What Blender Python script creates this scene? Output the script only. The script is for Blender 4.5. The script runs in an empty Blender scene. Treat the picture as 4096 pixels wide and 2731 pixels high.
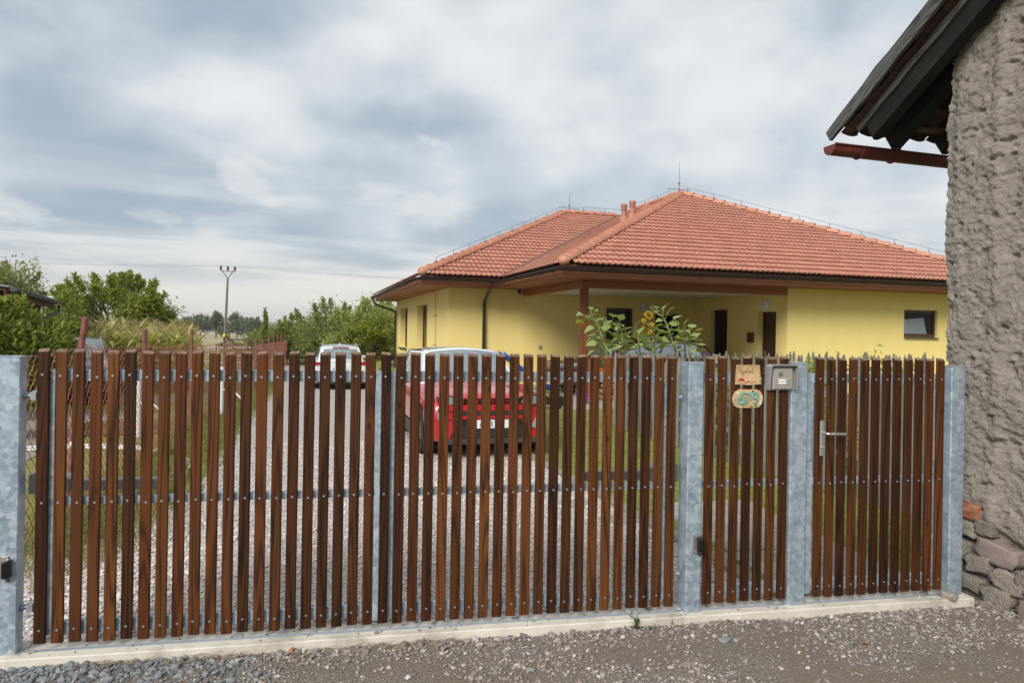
import bpy, bmesh, math, random
import numpy as np
from mathutils import Matrix, Vector
R = math.radians
random.seed(7); RNG = np.random.default_rng(7)
C = bpy.context.scene.collection
S = bpy.context.scene
# ---------------------------------------------------------------- camera
cd = bpy.data.cameras.new('camera'); cam = bpy.data.objects.new('camera', cd); C.objects.link(cam)
cd.sensor_width = 36; cd.lens = 24.61; cd.shift_y = -0.0106; cd.clip_start = 0.05; cd.clip_end = 9000
cam.matrix_world = Matrix.Translation((0, 0, 1.8)) @ Matrix.Rotation(R(90), 4, 'X') @ Matrix.Rotation(0.017, 4, 'Z')
cd.dof.use_dof = True; cd.dof.focus_distance = 5.2; cd.dof.aperture_fstop = 5.6
S.camera = cam
# ---------------------------------------------------------------- colour management, world, sun
S.view_settings.view_transform = 'Standard'; S.view_settings.look = 'None'
S.view_settings.gamma = 1; S.view_settings.use_curve_mapping = False; S.view_settings.exposure = 0.24
SUN_EL, SUN_AZ = R(34), R(208)          # azimuth clockwise from +Y: behind the camera, a little to the left
W = bpy.data.worlds.new('World'); S.world = W; W.use_nodes = True
def build_sky():
    nt = W.node_tree; N = nt.nodes; L = nt.links; N.clear()
    def nd(t, **k):
        n = N.new(t)
        for a, b in k.items(): setattr(n, a, b)
        return n
    def math_(op, a, b=None, c=None, clamp=False):
        n = nd('ShaderNodeMath', operation=op); n.use_clamp = clamp
        for i, v in enumerate((a, b, c)):
            if v is None: continue
            if isinstance(v, (int, float)): n.inputs[i].default_value = v
            else: L.new(v, n.inputs[i])
        return n.outputs[0]
    def sstep(v, lo, hi, a=0.0, b=1.0):
        n = nd('ShaderNodeMapRange', interpolation_type='SMOOTHSTEP'); L.new(v, n.inputs[0])
        for i, q in enumerate((lo, hi, a, b)): n.inputs[i+1].default_value = q
        return n.outputs[0]
    def mix(f, a, b):
        n = nd('ShaderNodeMix', data_type='RGBA')
        if isinstance(f, (int, float)): n.inputs[0].default_value = f
        else: L.new(f, n.inputs[0])
        for i, v in ((6, a), (7, b)):
            if isinstance(v, tuple): n.inputs[i].default_value = (*v, 1)
            else: L.new(v, n.inputs[i])
        return n.outputs[2]
    def comb(x, y, z):
        n = nd('ShaderNodeCombineXYZ')
        for i, v in enumerate((x, y, z)):
            if isinstance(v, (int, float)): n.inputs[i].default_value = v
            else: L.new(v, n.inputs[i])
        return n.outputs[0]
    def noise(vec, scale, detail, rough, dist):
        n = nd('ShaderNodeTexNoise'); L.new(vec, n.inputs['Vector']); n.inputs['Scale'].default_value = scale
        n.inputs['Detail'].default_value = detail; n.inputs['Roughness'].default_value = rough; n.inputs['Distortion'].default_value = dist
        return n.outputs[0]
    sky = nd('ShaderNodeTexSky', sky_type='NISHITA'); sky.sun_disc = False; sky.sun_elevation = SUN_EL; sky.sun_rotation = SUN_AZ
    tc = nd('ShaderNodeTexCoord'); sp = nd('ShaderNodeSeparateXYZ'); L.new(tc.outputs['Generated'], sp.inputs[0])
    x, y, z = sp.outputs
    zc = math_('MAXIMUM', z, 0.0)
    d1 = comb(x, y, math_('MULTIPLY', z, 1.7))
    big = noise(d1, 2.1, 3, 0.5, 0.2)
    mid = noise(comb(x, y, math_('MULTIPLY', z, 1.75)), 4.8, 9, 0.50, 0.15)
    fld = math_('ADD', math_('MULTIPLY', big, 0.52), math_('MULTIPLY', mid, 0.50))
    side = math_('MULTIPLY', x, 0.085)                       # the cloud sheet is thinner and whiter towards the east
    high = math_('MULTIPLY', sstep(z, 0.12, 0.50), 0.055)
    fld = math_('ADD', fld, math_('ADD', side, high))
    white = sstep(fld, 0.405, 0.69)
    cloud = mix(white, (0.345, 0.430, 0.520), (0.79, 0.805, 0.815))
    # low stratus bands, creamy towards the horizon
    strat = noise(comb(math_('MULTIPLY', x, 1.3), math_('MULTIPLY', y, 1.3), math_('MULTIPLY', z, 15.0)), 1.7, 6, 0.55, 0.35)
    low = sstep(z, 0.26, 0.03)
    band = math_('MULTIPLY', low, sstep(strat, 0.40, 0.60))
    cloud = mix(band, cloud, (0.80, 0.80, 0.79))
    cream = math_('MULTIPLY', sstep(z, 0.125, 0.01), math_('ADD', 0.5, math_('MULTIPLY', strat, 0.6)), clamp=True)
    cloud = mix(cream, cloud, (0.84, 0.79, 0.71))
    # cumulus puffs
    az = math_('ARCTAN2', x, y); el = math_('ARCSINE', z)
    cn = noise(comb(az, math_('MULTIPLY', el, 1.9), 1.0), 13.0, 8, 0.58, 0.3)
    tot = None
    for a0, e0, sa, se in ((-.375, .197, .125, .052), (-.13, .172, .17, .042), (-.44, .135, .10, .026), (-.115, .252, .05, .024), (-.66, .14, .16, .045)):
        da = math_('DIVIDE', math_('SUBTRACT', az, a0), sa); de = math_('DIVIDE', math_('SUBTRACT', el, e0), se)
        de = math_('ADD', de, math_('MULTIPLY', da, 0.8))
        r2 = math_('ADD', math_('MULTIPLY', da, da), math_('MULTIPLY', de, de))
        g = math_('SUBTRACT', 1.0, r2, clamp=True)
        tot = g if tot is None else math_('MAXIMUM', tot, g)
    puff = sstep(math_('ADD', math_('MULTIPLY', tot, 0.85), math_('MULTIPLY', math_('SUBTRACT', cn, 0.5), 2.1)), 0.46, 0.98)
    cloud = mix(math_('MULTIPLY', puff, 0.55), cloud, (0.80, 0.805, 0.80))
    nv = nd('ShaderNodeVectorMath', operation='SCALE'); L.new(sky.outputs[0], nv.inputs[0]); nv.inputs[3].default_value = 0.09
    final = mix(0.93, nv.outputs[0], cloud)
    ground = sstep(z, 0.0, -0.03)
    final = mix(ground, final, (0.16, 0.16, 0.12))
    bg = nd('ShaderNodeBackground'); L.new(final, bg.inputs[0]); bg.inputs[1].default_value = 0.95
    out = nd('ShaderNodeOutputWorld'); L.new(bg.outputs[0], out.inputs[0])
build_sky()
sl = bpy.data.lights.new('sun', 'SUN'); sl.energy = 3.3; sl.angle = R(26); sl.color = (1, .955, .88)
so = bpy.data.objects.new('sun', sl); C.objects.link(so)
sd = Vector((math.sin(SUN_AZ)*math.cos(SUN_EL), math.cos(SUN_AZ)*math.cos(SUN_EL), math.sin(SUN_EL)))
so.rotation_euler = sd.to_track_quat('Z', 'Y').to_euler(); so.location = (0, -5, 30)

# ---------------------------------------------------------------- helpers
class MB:
    """collects verts and faces of one part"""
    def __init__(s): s.v = []; s.f = []; s.m = []; s.sm = []
    def add(s, vs, fs, mi=0, M=None, smooth=False):
        o = len(s.v)
        s.v += [tuple(M @ Vector(v)) if M is not None else tuple(v) for v in vs]
        for f in fs: s.f.append([o+i for i in f]); s.m.append(mi); s.sm.append(smooth)
        return s
    def box(s, x0, x1, y0, y1, z0, z1, mi=0, M=None, top=None):
        vs = [(x0,y0,z0),(x1,y0,z0),(x1,y1,z0),(x0,y1,z0),(x0,y0,z1),(x1,y0,z1),(x1,y1,z1),(x0,y1,z1)]
        o = len(s.m)
        s.add(vs, [(3,2,1,0),(4,5,6,7),(0,1,5,4),(1,2,6,5),(2,3,7,6),(3,0,4,7)], mi, M)
        if top is not None: s.m[o+1] = top
        return s
    def bbox(s, x0, x1, y0, y1, z0, z1, b=.004, mi=0, M=None, top=None):
        """box with chamfered vertical and upper edges"""
        def ring(z, i): return [(x0+i+b,y0+i,z),(x1-i-b,y0+i,z),(x1-i,y0+i+b,z),(x1-i,y1-i-b,z),(x1-i-b,y1-i,z),(x0+i+b,y1-i,z),(x0+i,y1-i-b,z),(x0+i,y0+i+b,z)]
        vs = ring(z0, 0)+ring(z1-b, 0)+ring(z1, b*.9)
        fs = [tuple(range(7,-1,-1))]
        for k in (0, 8): fs += [(k+i, k+(i+1)%8, k+8+(i+1)%8, k+8+i) for i in range(8)]
        s.add(vs, fs, mi, M); s.add(vs[16:], [tuple(range(8))], mi if top is None else top, M)
        return s
    def tube(s, pts, r, n=6, mi=0, M=None, caps=True, smooth=True):
        pts = [Vector(p) for p in pts]; rr = r if isinstance(r, (list, tuple)) else [r]*len(pts)
        vs = []; up = Vector((0,0,1)); prev = None
        for i, p in enumerate(pts):
            d = (pts[min(i+1,len(pts)-1)]-pts[max(i-1,0)])
            d = d.normalized() if d.length > 1e-9 else Vector((0,0,1))
            if prev is None:
                a = d.cross(up if abs(d.z) < .95 else Vector((1,0,0))).normalized()
            else: a = (prev - d*prev.dot(d)).normalized()
            prev = a; b = d.cross(a)
            for k in range(n):
                t = 2*math.pi*k/n; vs.append(tuple(p + (a*math.cos(t)+b*math.sin(t))*rr[i]))
        fs = [(i*n+k, i*n+(k+1)%n, (i+1)*n+(k+1)%n, (i+1)*n+k) for i in range(len(pts)-1) for k in range(n)]
        s.add(vs, fs, mi, M, smooth)
        if caps: s.add(vs[:n], [tuple(range(n-1,-1,-1))], mi, M); s.add(vs[-n:], [tuple(range(n))], mi, M)
        return s
    def cyl(s, p0, p1, r, n=12, mi=0, M=None, r1=None): return s.tube([p0, p1], [r, r if r1 is None else r1], n, mi, M)
    def prism(s, poly, y0, y1, mi=0, M=None, ax='y'):
        """polygon in (x,z) extruded along y (or (y,z) along x, (x,y) along z)"""
        f = {'y': lambda a,b,c: (a,c,b), 'x': lambda a,b,c: (c,a,b), 'z': lambda a,b,c: (a,b,c)}[ax]
        n = len(poly); vs = [f(a,b,y0) for a,b in poly]+[f(a,b,y1) for a,b in poly]
        fs = [tuple(range(n)), tuple(range(2*n-1,n-1,-1))]+[(i, i+n, (i+1)%n+n, (i+1)%n) for i in range(n)]
        return s.add(vs, fs, mi, M)
    def sphere(s, c, r, nu=10, nv=7, mi=0, M=None):
        rx, ry, rz = r if isinstance(r, tuple) else (r, r, r)
        vs = [(c[0]+rx*math.sin(math.pi*j/nv)*math.cos(2*math.pi*i/nu), c[1]+ry*math.sin(math.pi*j/nv)*math.sin(2*math.pi*i/nu), c[2]+rz*math.cos(math.pi*j/nv)) for j in range(nv+1) for i in range(nu)]
        fs = [(j*nu+i, (j+1)*nu+i, (j+1)*nu+(i+1)%nu, j*nu+(i+1)%nu) for j in range(nv) for i in range(nu)]
        return s.add(vs, fs, mi, M, True)
    def grid(s, fn, nu, nv, mi=0, smooth=True, flip=False):
        vs = [fn(i/nu, j/nv) for j in range(nv+1) for i in range(nu+1)]; n = nu+1
        fs = [(j*n+i, j*n+i+1, (j+1)*n+i+1, (j+1)*n+i) for j in range(nv) for i in range(nu)]
        if flip: fs = [f[::-1] for f in fs]
        return s.add(vs, fs, mi, None, smooth)
    def mesh(s, name, mats):
        me = bpy.data.meshes.new(name); me.from_pydata(s.v, [], s.f)
        for m in (mats if isinstance(mats, (list, tuple)) else [mats]): me.materials.append(m)
        me.polygons.foreach_set('material_index', s.m); me.polygons.foreach_set('use_smooth', s.sm)
        bm = bmesh.new(); bm.from_mesh(me); bmesh.ops.recalc_face_normals(bm, faces=bm.faces); bm.to_mesh(me); bm.free()
        return me
    def build(s, name, mats, parent=None, kind=None, label=None, recalc=True):
        return link(name, s.mesh(name, mats), parent, kind, label)
def link(name, data, parent=None, kind=None, label=None, M=None):
    o = bpy.data.objects.new(name, data); C.objects.link(o)
    if parent: o.parent = parent
    if M is not None: o.matrix_basis = M
    if kind: o['kind'] = kind
    if label: o['label'] = label
    return o
def thing(name, label, cat, loc=(0,0,0), rz=0, group=None):
    o = bpy.data.objects.new(name, None); C.objects.link(o); o.location = loc; o.rotation_euler = (0,0,rz); o.empty_display_size = .1
    return tag(o, label, cat, group)
def tag(o, label, cat, group=None):
    o['label'] = label; o['category'] = cat
    if group: o['group'] = group
    return o
def copy_tree(o, parent=None, kids=None):
    c = o.copy(); C.objects.link(c)
    if parent: c.parent = parent
    for ch in list(o.children): copy_tree(ch, c)
    return c
def fast_mesh(name, V, F, mats, parent=None, kind=None, smooth=False, mi=None):
    """V (n,3) and F (m,k) numpy arrays"""
    V = np.ascontiguousarray(V, np.float32); F = np.ascontiguousarray(F, np.int32); k = F.shape[1]
    me = bpy.data.meshes.new(name); me.vertices.add(len(V)); me.vertices.foreach_set('co', V.ravel())
    me.loops.add(F.size); me.loops.foreach_set('vertex_index', F.ravel())
    me.polygons.add(len(F)); me.polygons.foreach_set('loop_start', np.arange(0, F.size, k, dtype=np.int32))
    me.polygons.foreach_set('loop_total', np.full(len(F), k, np.int32))
    for m in (mats if isinstance(mats, (list, tuple)) else [mats]): me.materials.append(m)
    if mi is not None: me.polygons.foreach_set('material_index', np.ascontiguousarray(mi, np.int32))
    me.polygons.foreach_set('use_smooth', np.full(len(F), smooth, bool))
    me.update(calc_edges=True); me.validate()
    return link(name, me, parent, kind)
def curve_pts(pts, n=8):
    """Catmull-Rom through pts"""
    P = [Vector(p) for p in pts]; P = [P[0]*2-P[1]]+P+[P[-1]*2-P[-2]]; out = []
    for i in range(1, len(P)-2):
        for k in range(n):
            t = k/n; a, b, c, d = P[i-1:i+3]
            out.append(.5*((2*b)+(c-a)*t+(2*a-5*b+4*c-d)*t*t+(3*b-a-3*c+d)*t**3))
    out.append(P[-2]); return out

# ---------------------------------------------------------------- materials
def newmat(name):
    m = bpy.data.materials.new(name); m.use_nodes = True; nt = m.node_tree
    return m, nt, nt.nodes['Principled BSDF']
def nodeset(nt):
    N, L = nt.nodes, nt.links
    def nd(t, ins=None, **k):
        n = N.new(t)
        for a, b in k.items(): setattr(n, a, b)
        for a, b in (ins or {}).items():
            if isinstance(b, bpy.types.NodeSocket): L.new(b, n.inputs[a])
            else: n.inputs[a].default_value = b
        return n
    return nd, L
def ramp(nd, fac, stops):
    n = nd('ShaderNodeValToRGB', {0: fac}); e = n.color_ramp.elements
    while len(e) < len(stops): e.new(.5)
    for q, (p, c) in zip(e, stops): q.position = p; q.color = (*c, 1)
    return n.outputs[0]
def coords(nd, stretch=(1,1,1), rand=True, world=False):
    if world: vec = nd('ShaderNodeNewGeometry').outputs['Position']
    else: vec = nd('ShaderNodeTexCoord').outputs['Object']
    v = nd('ShaderNodeVectorMath', {0: vec, 1: stretch}, operation='MULTIPLY').outputs[0]
    if rand and not world:
        r = nd('ShaderNodeObjectInfo').outputs['Random']
        v = nd('ShaderNodeVectorMath', {0: v, 1: nd('ShaderNodeVectorMath', {0: (37.,91.,53.), 3: r}, operation='SCALE').outputs[0]}, operation='ADD').outputs[0]
    return v
def pm(name, cols, scale=4, detail=5, rough=.7, metal=0, bump=0, bscale=40, bdist=.01, stretch=(1,1,1), vary=0, world=False, island=0, spec=.4, rand=True, dirt=None):
    """noise-coloured material; vary: lightness spread per object; island: spread per loose piece"""
    m, nt, p = newmat(name); nd, L = nodeset(nt)
    v = coords(nd, stretch, rand, world)
    n = nd('ShaderNodeTexNoise', {'Vector': v, 'Scale': scale, 'Detail': detail, 'Roughness': .6})
    k = len(cols)-1
    col = ramp(nd, n.outputs[0], [(.28+.44*i/max(k,1), c) for i, c in enumerate(cols)])
    if dirt:
        dn = nd('ShaderNodeTexNoise', {'Vector': v, 'Scale': dirt[1], 'Detail': 6, 'Roughness': .65})
        f = nd('ShaderNodeMapRange', {0: dn.outputs[0], 1: .5, 2: .68, 3: 0., 4: dirt[2]}).outputs[0]
        col = nd('ShaderNodeMix', {0: f, 6: col, 7: (*dirt[0], 1)}, data_type='RGBA').outputs[2]
    for amt, sock in ((vary, nd('ShaderNodeObjectInfo').outputs['Random'] if vary else None), (island, nd('ShaderNodeNewGeometry').outputs['Random Per Island'] if island else None)):
        if amt:
            f = nd('ShaderNodeMapRange', {0: sock, 3: 1-amt, 4: 1+amt}).outputs[0]
            col = nd('ShaderNodeVectorMath', {0: col, 3: f}, operation='SCALE').outputs[0]
    L.new(col, p.inputs['Base Color']); p.inputs['Roughness'].default_value = rough; p.inputs['Metallic'].default_value = metal
    p.inputs['Specular IOR Level'].default_value = spec
    if bump:
        b = nd('ShaderNodeTexNoise', {'Vector': v, 'Scale': bscale, 'Detail': 6, 'Roughness': .6})
        bn = nd('ShaderNodeBump', {'Height': b.outputs[0], 'Strength': bump, 'Distance': bdist}); L.new(bn.outputs[0], p.inputs['Normal'])
    return m
def wood(name, dark, light, tint, freq=16, rough=.55, stretch=(7,7,.75), bump=.35):
    """flat-sawn grain along z: contours of a stretched noise, with fibres and knots, different on every board"""
    m, nt, p = newmat(name); nd, L = nodeset(nt); v = coords(nd)
    v1 = nd('ShaderNodeVectorMath', {0: v, 1: stretch}, operation='MULTIPLY').outputs[0]
    a = nd('ShaderNodeTexNoise', {'Vector': v1, 'Scale': 1.0, 'Detail': 1.5, 'Roughness': .45, 'Distortion': .25}).outputs[0]
    s = nd('ShaderNodeMath', {0: nd('ShaderNodeMath', {0: a, 1: freq*6.28}, operation='MULTIPLY').outputs[0]}, operation='SINE').outputs[0]
    v2 = nd('ShaderNodeVectorMath', {0: v, 1: (260,260,5)}, operation='MULTIPLY').outputs[0]
    fib = nd('ShaderNodeTexNoise', {'Vector': v2, 'Scale': 1.0, 'Detail': 3}).outputs[0]
    s = nd('ShaderNodeMath', {0: nd('ShaderNodeMapRange', {0: s, 1: -1., 2: 1.}).outputs[0], 1: .55}, operation='POWER').outputs[0]
    g = nd('ShaderNodeMath', {0: s, 1: .42, 2: nd('ShaderNodeMath', {0: fib, 1: .50, 2: .12}, operation='MULTIPLY_ADD').outputs[0]}, operation='MULTIPLY_ADD').outputs[0]
    r = nd('ShaderNodeObjectInfo').outputs['Random']
    base = nd('ShaderNodeMix', {0: r, 6: (*light, 1), 7: (*tint, 1)}, data_type='RGBA').outputs[2]
    cl = nd('ShaderNodeTexNoise', {'Vector': nd('ShaderNodeVectorMath', {0: v, 1: (3,3,1.4)}, operation='MULTIPLY').outputs[0], 'Scale': 1.0, 'Detail': 3}).outputs[0]
    col = nd('ShaderNodeMix', {0: nd('ShaderNodeMapRange', {0: g, 1: .3, 2: .75}).outputs[0], 6: (*dark, 1), 7: base}, data_type='RGBA').outputs[2]
    vr = nd('ShaderNodeMath', {0: nd('ShaderNodeMath', {0: r, 1: 7.31}, operation='MULTIPLY').outputs[0]}, operation='FRACT').outputs[0]
    f = nd('ShaderNodeMath', {0: nd('ShaderNodeMapRange', {0: vr, 3: .52, 4: 1.42}).outputs[0], 1: nd('ShaderNodeMapRange', {0: cl, 1: .3, 2: .7, 3: .82, 4: 1.18}).outputs[0]}, operation='MULTIPLY').outputs[0]
    col = nd('ShaderNodeVectorMath', {0: col, 3: f}, operation='SCALE').outputs[0]
    kn = nd('ShaderNodeTexVoronoi', {'Vector': nd('ShaderNodeVectorMath', {0: v, 1: (9,9,3.4)}, operation='MULTIPLY').outputs[0], 'Scale': 1.0}).outputs['Distance']
    kf = nd('ShaderNodeMapRange', {0: kn, 1: .05, 2: .11, 3: .75, 4: 0.}).outputs[0]
    col = nd('ShaderNodeMix', {0: kf, 6: col, 7: (*[c*.45 for c in dark], 1)}, data_type='RGBA').outputs[2]
    # scuffs and bird droppings
    sc = nd('ShaderNodeTexNoise', {'Vector': nd('ShaderNodeVectorMath', {0: v, 1: (55,55,16)}, operation='MULTIPLY').outputs[0], 'Scale': 1.0, 'Detail': 4, 'Roughness': .7}).outputs[0]
    col = nd('ShaderNodeMix', {0: nd('ShaderNodeMapRange', {0: sc, 1: .72, 2: .78, 3: 0., 4: .55}).outputs[0], 6: col, 7: (.30,.22,.16,1)}, data_type='RGBA').outputs[2]
    L.new(col, p.inputs['Base Color']); p.inputs['Roughness'].default_value = rough; p.inputs['Specular IOR Level'].default_value = .2
    bn = nd('ShaderNodeBump', {'Height': g, 'Strength': bump, 'Distance': .003}); L.new(bn.outputs[0], p.inputs['Normal'])
    return m
def leafmat(name, c1, c2, trans=.35, rough=.55):
    m, nt, p = newmat(name); nd, L = nodeset(nt)
    isl = nd('ShaderNodeNewGeometry').outputs['Random Per Island']
    col = ramp(nd, isl, [(0., c1), (.55, tuple((a+b)/2 for a,b in zip(c1,c2))), (1., c2)])
    L.new(col, p.inputs['Base Color']); p.inputs['Roughness'].default_value = rough; p.inputs['Specular IOR Level'].default_value = .3
    t = nd('ShaderNodeBsdfTranslucent'); tc = nd('ShaderNodeVectorMath', {0: col, 1: (1.35,1.3,.6)}, operation='MULTIPLY').outputs[0]; L.new(tc, t.inputs[0])
    mx = nd('ShaderNodeMixShader', {0: trans}); L.new(p.outputs[0], mx.inputs[1]); L.new(t.outputs[0], mx.inputs[2])
    L.new(mx.outputs[0], nt.nodes['Material Output'].inputs[0]); return m
def plain(name, c, rough=.5, metal=0, coat=0, spec=.5, emit=None):
    m, nt, p = newmat(name); nd, L = nodeset(nt)
    n = nd('ShaderNodeTexNoise', {'Vector': coords(nd), 'Scale': 9., 'Detail': 5.})
    col = nd('ShaderNodeVectorMath', {0: tuple(c), 3: nd('ShaderNodeMapRange', {0: n.outputs[0], 1: .25, 2: .75, 3: .9, 4: 1.1}).outputs[0]}, operation='SCALE').outputs[0]
    L.new(col, p.inputs['Base Color'])
    p.inputs['Roughness'].default_value = rough; p.inputs['Metallic'].default_value = metal; p.inputs['Coat Weight'].default_value = coat; p.inputs['Specular IOR Level'].default_value = spec
    p.inputs['Coat Roughness'].default_value = .05
    return m
def galv(name):
    m, nt, p = newmat(name); nd, L = nodeset(nt); v = coords(nd)
    dv = nd('ShaderNodeTexNoise', {'Vector': v, 'Scale': 26., 'Detail': 3}).outputs['Color']
    v2 = nd('ShaderNodeMix', {0: .06, 4: v, 5: dv}, data_type='VECTOR').outputs[1]
    v2 = nd('ShaderNodeVectorMath', {0: v, 1: nd('ShaderNodeVectorMath', {0: dv, 3: .022}, operation='SCALE').outputs[0]}, operation='ADD').outputs[0]
    vo = nd('ShaderNodeTexVoronoi', {'Vector': v2, 'Scale': 38.}); vo2 = nd('ShaderNodeTexVoronoi', {'Vector': v2, 'Scale': 15.})
    a = nd('ShaderNodeSeparateColor', {0: vo.outputs['Color']}).outputs[0]; b = nd('ShaderNodeSeparateColor', {0: vo2.outputs['Color']}).outputs[1]
    n = nd('ShaderNodeTexNoise', {'Vector': nd('ShaderNodeVectorMath', {0: v, 1: (1,1,.5)}, operation='MULTIPLY').outputs[0], 'Scale': 5., 'Detail': 6}).outputs[0]
    t = nd('ShaderNodeMath', {0: a, 1: .45, 2: nd('ShaderNodeMath', {0: b, 1: .35, 2: nd('ShaderNodeMath', {0: n, 1: .4}, operation='MULTIPLY').outputs[0]}, operation='MULTIPLY_ADD').outputs[0]}, operation='MULTIPLY_ADD').outputs[0]
    col = ramp(nd, t, [(.2, (.235,.30,.372)), (.5, (.30,.368,.438)), (.62, (.33,.40,.468)), (.9, (.425,.49,.548))])
    L.new(col, p.inputs['Base Color']); p.inputs['Metallic'].default_value = .45
    L.new(nd('ShaderNodeMapRange', {0: a, 3: .34, 4: .6}).outputs[0], p.inputs['Roughness']); return m
def gravel(name, cols, scale, dirt, dscale=1.2, bump=.7, bd=.02, dlo=.45, dhi=.7, fade=0):
    """loose stones: colour per Voronoi cell, earth between and in patches"""
    m, nt, p = newmat(name); nd, L = nodeset(nt); v = coords(nd, world=True)
    dv = nd('ShaderNodeTexNoise', {'Vector': v, 'Scale': scale*1.3, 'Detail': 2}).outputs['Color']
    v2 = nd('ShaderNodeVectorMath', {0: v, 1: nd('ShaderNodeVectorMath', {0: dv, 3: .35/scale}, operation='SCALE').outputs[0]}, operation='ADD').outputs[0]
    vo = nd('ShaderNodeTexVoronoi', {'Vector': v2, 'Scale': scale}); vs = nd('ShaderNodeTexVoronoi', {'Vector': v2, 'Scale': scale*2.7})
    k = len(cols)-1
    c1 = ramp(nd, nd('ShaderNodeSeparateColor', {0: vo.outputs['Color']}).outputs[0], [(i/k, c) for i, c in enumerate(cols)])
    c2 = ramp(nd, nd('ShaderNodeSeparateColor', {0: vs.outputs['Color']}).outputs[1], [(i/k, c) for i, c in enumerate(cols)])
    pick = nd('ShaderNodeTexNoise', {'Vector': v, 'Scale': scale*.6, 'Detail': 2}).outputs[0]
    col = nd('ShaderNodeMix', {0: nd('ShaderNodeMapRange', {0: pick, 1: .45, 2: .55}).outputs[0], 6: c1, 7: c2}, data_type='RGBA').outputs[2]
    gap = nd('ShaderNodeMapRange', {0: vo.outputs['Distance'], 1: .35, 2: .75, 3: 1., 4: .55}).outputs[0]
    col = nd('ShaderNodeVectorMath', {0: col, 3: gap}, operation='SCALE').outputs[0]
    pn = nd('ShaderNodeTexNoise', {'Vector': v, 'Scale': dscale, 'Detail': 7, 'Roughness': .6}).outputs[0]
    col = nd('ShaderNodeMix', {0: nd('ShaderNodeMapRange', {0: pn, 1: dlo, 2: dhi}).outputs[0], 6: col, 7: (*dirt, 1)}, data_type='RGBA').outputs[2]
    L.new(col, p.inputs['Base Color']); p.inputs['Roughness'].default_value = .85; p.inputs['Specular IOR Level'].default_value = .25
    h = nd('ShaderNodeMath', {0: vo.outputs['Distance'], 1: -1., 2: nd('ShaderNodeTexNoise', {'Vector': v, 'Scale': scale*4, 'Detail': 4}).outputs[0]}, operation='MULTIPLY_ADD').outputs[0]
    bn = nd('ShaderNodeBump', {'Height': h, 'Strength': bump, 'Distance': bd}); L.new(bn.outputs[0], p.inputs['Normal']); return m
M = {}
M['slat'] = wood('stained_wood', (.014,.0048,.0019), (.098,.0345,.0088), (.066,.0190,.0052), freq=8.5, stretch=(13,13,.55))
M['endgrain'] = pm('weathered_end_grain', [(.10,.06,.04), (.17,.115,.08), (.24,.175,.13)], 60, 4, .8, bump=.3, bscale=90, stretch=(1,.25,1), vary=.2)
M['galv'] = galv('galvanised_steel')
M['zinc'] = plain('zinc_plated_steel', (.42,.46,.50), .35, .7)
M['steel'] = plain('brushed_steel', (.60,.58,.55), .3, .9)
M['concrete'] = pm('pale_concrete', [(.46,.425,.36), (.60,.56,.485), (.66,.62,.54)], 5, 7, .85, bump=.25, bscale=70, dirt=((.24,.205,.155), 3.2, .6))
M['black'] = plain('black_plastic', (.012,.012,.013), .4)
M['blackgloss'] = plain('black_glossy_plastic', (.008,.008,.009), .12)
M['greyplast'] = plain('grey_plastic', (.28,.275,.265), .5)
M['greymetal'] = plain('grey_painted_metal', (.34,.335,.335), .45, .2)
M['panel'] = plain('champagne_panel', (.43,.385,.34), .4, .45)
M['wall'] = pm('yellow_render', [(.755,.605,.225), (.78,.63,.24), (.80,.65,.25)], 3.0, 9, .9, bump=.35, bscale=150, bdist=.004, stretch=(1,1,.45), dirt=((.70,.55,.20), .6, .35), rand=False)
M['tile'] = pm('terracotta_tile', [(.335,.132,.086), (.405,.172,.118), (.465,.215,.158)], 7, 5, .6, bump=.1, bscale=60, vary=.07, island=.07, dirt=((.27,.125,.085), 1.1, .5))
M['ridge'] = pm('terracotta_ridge_tile', [(.41,.17,.108), (.48,.212,.138), (.54,.265,.185)], 5, 5, .6, vary=.08, dirt=((.36,.17,.10), 2.2, .5))
M['deck'] = pm('roof_underlay', [(.10,.045,.03), (.13,.055,.035)], 3)
M['hwood'] = wood('reddish_house_timber', (.17,.056,.026), (.32,.115,.052), (.28,.095,.043), freq=5, stretch=(4,4,.5), bump=.15)
M['fascia'] = pm('reddish_fascia_board', [(.31,.105,.054), (.38,.14,.075), (.43,.175,.10)], 5, 6, .6, bump=.15, bscale=30, stretch=(.6,.6,4))
M['beam'] = pm('painted_brown_beam', [(.26,.092,.032), (.31,.115,.042)], 3, 5, .6, bump=.1, bscale=30)
M['gutter'] = pm('brown_gutter', [(.035,.021,.018), (.050,.030,.024)], 5, 4, .28, .35)
M['white'] = pm('white_plaster', [(.62,.60,.56), (.70,.68,.64)], 2, 5, .85)
M['wframe'] = pm('dark_window_timber', [(.060,.024,.011), (.105,.043,.018)], 5, 4, .45, stretch=(3,3,.4))
M['door'] = pm('brown_door', [(.040,.016,.008), (.065,.027,.012)], 6, 4, .45, stretch=(5,5,.6))
M['glass'] = plain('dark_window_glass', (.008,.009,.010), .08, 0, 0, .12)
M['sill'] = plain('grey_sill', (.10,.10,.10), .4, .4)
M['wire'] = plain('dull_wire', (.16,.16,.16), .45, .6)
M['plaster'] = pm('rough_grey_plaster', [(.30,.262,.222), (.41,.365,.315), (.49,.44,.385)], 14, 9, .95, bump=1., bscale=110, bdist=.03, rand=False, dirt=((.22,.197,.17), 3.5, .5), spec=.15)
M['stone'] = pm('rubble_stone', [(.22,.19,.16), (.33,.29,.245), (.42,.375,.32)], 6, 7, .95, bump=1., bscale=65, bdist=.03, vary=.28, spec=.15, dirt=((.10,.085,.07), 6, .7))
M['brick'] = pm('worn_red_brick', [(.20,.060,.032), (.27,.095,.055), (.34,.22,.16)], 8, 6, .9, bump=.7, bscale=40, vary=.1)
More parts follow.
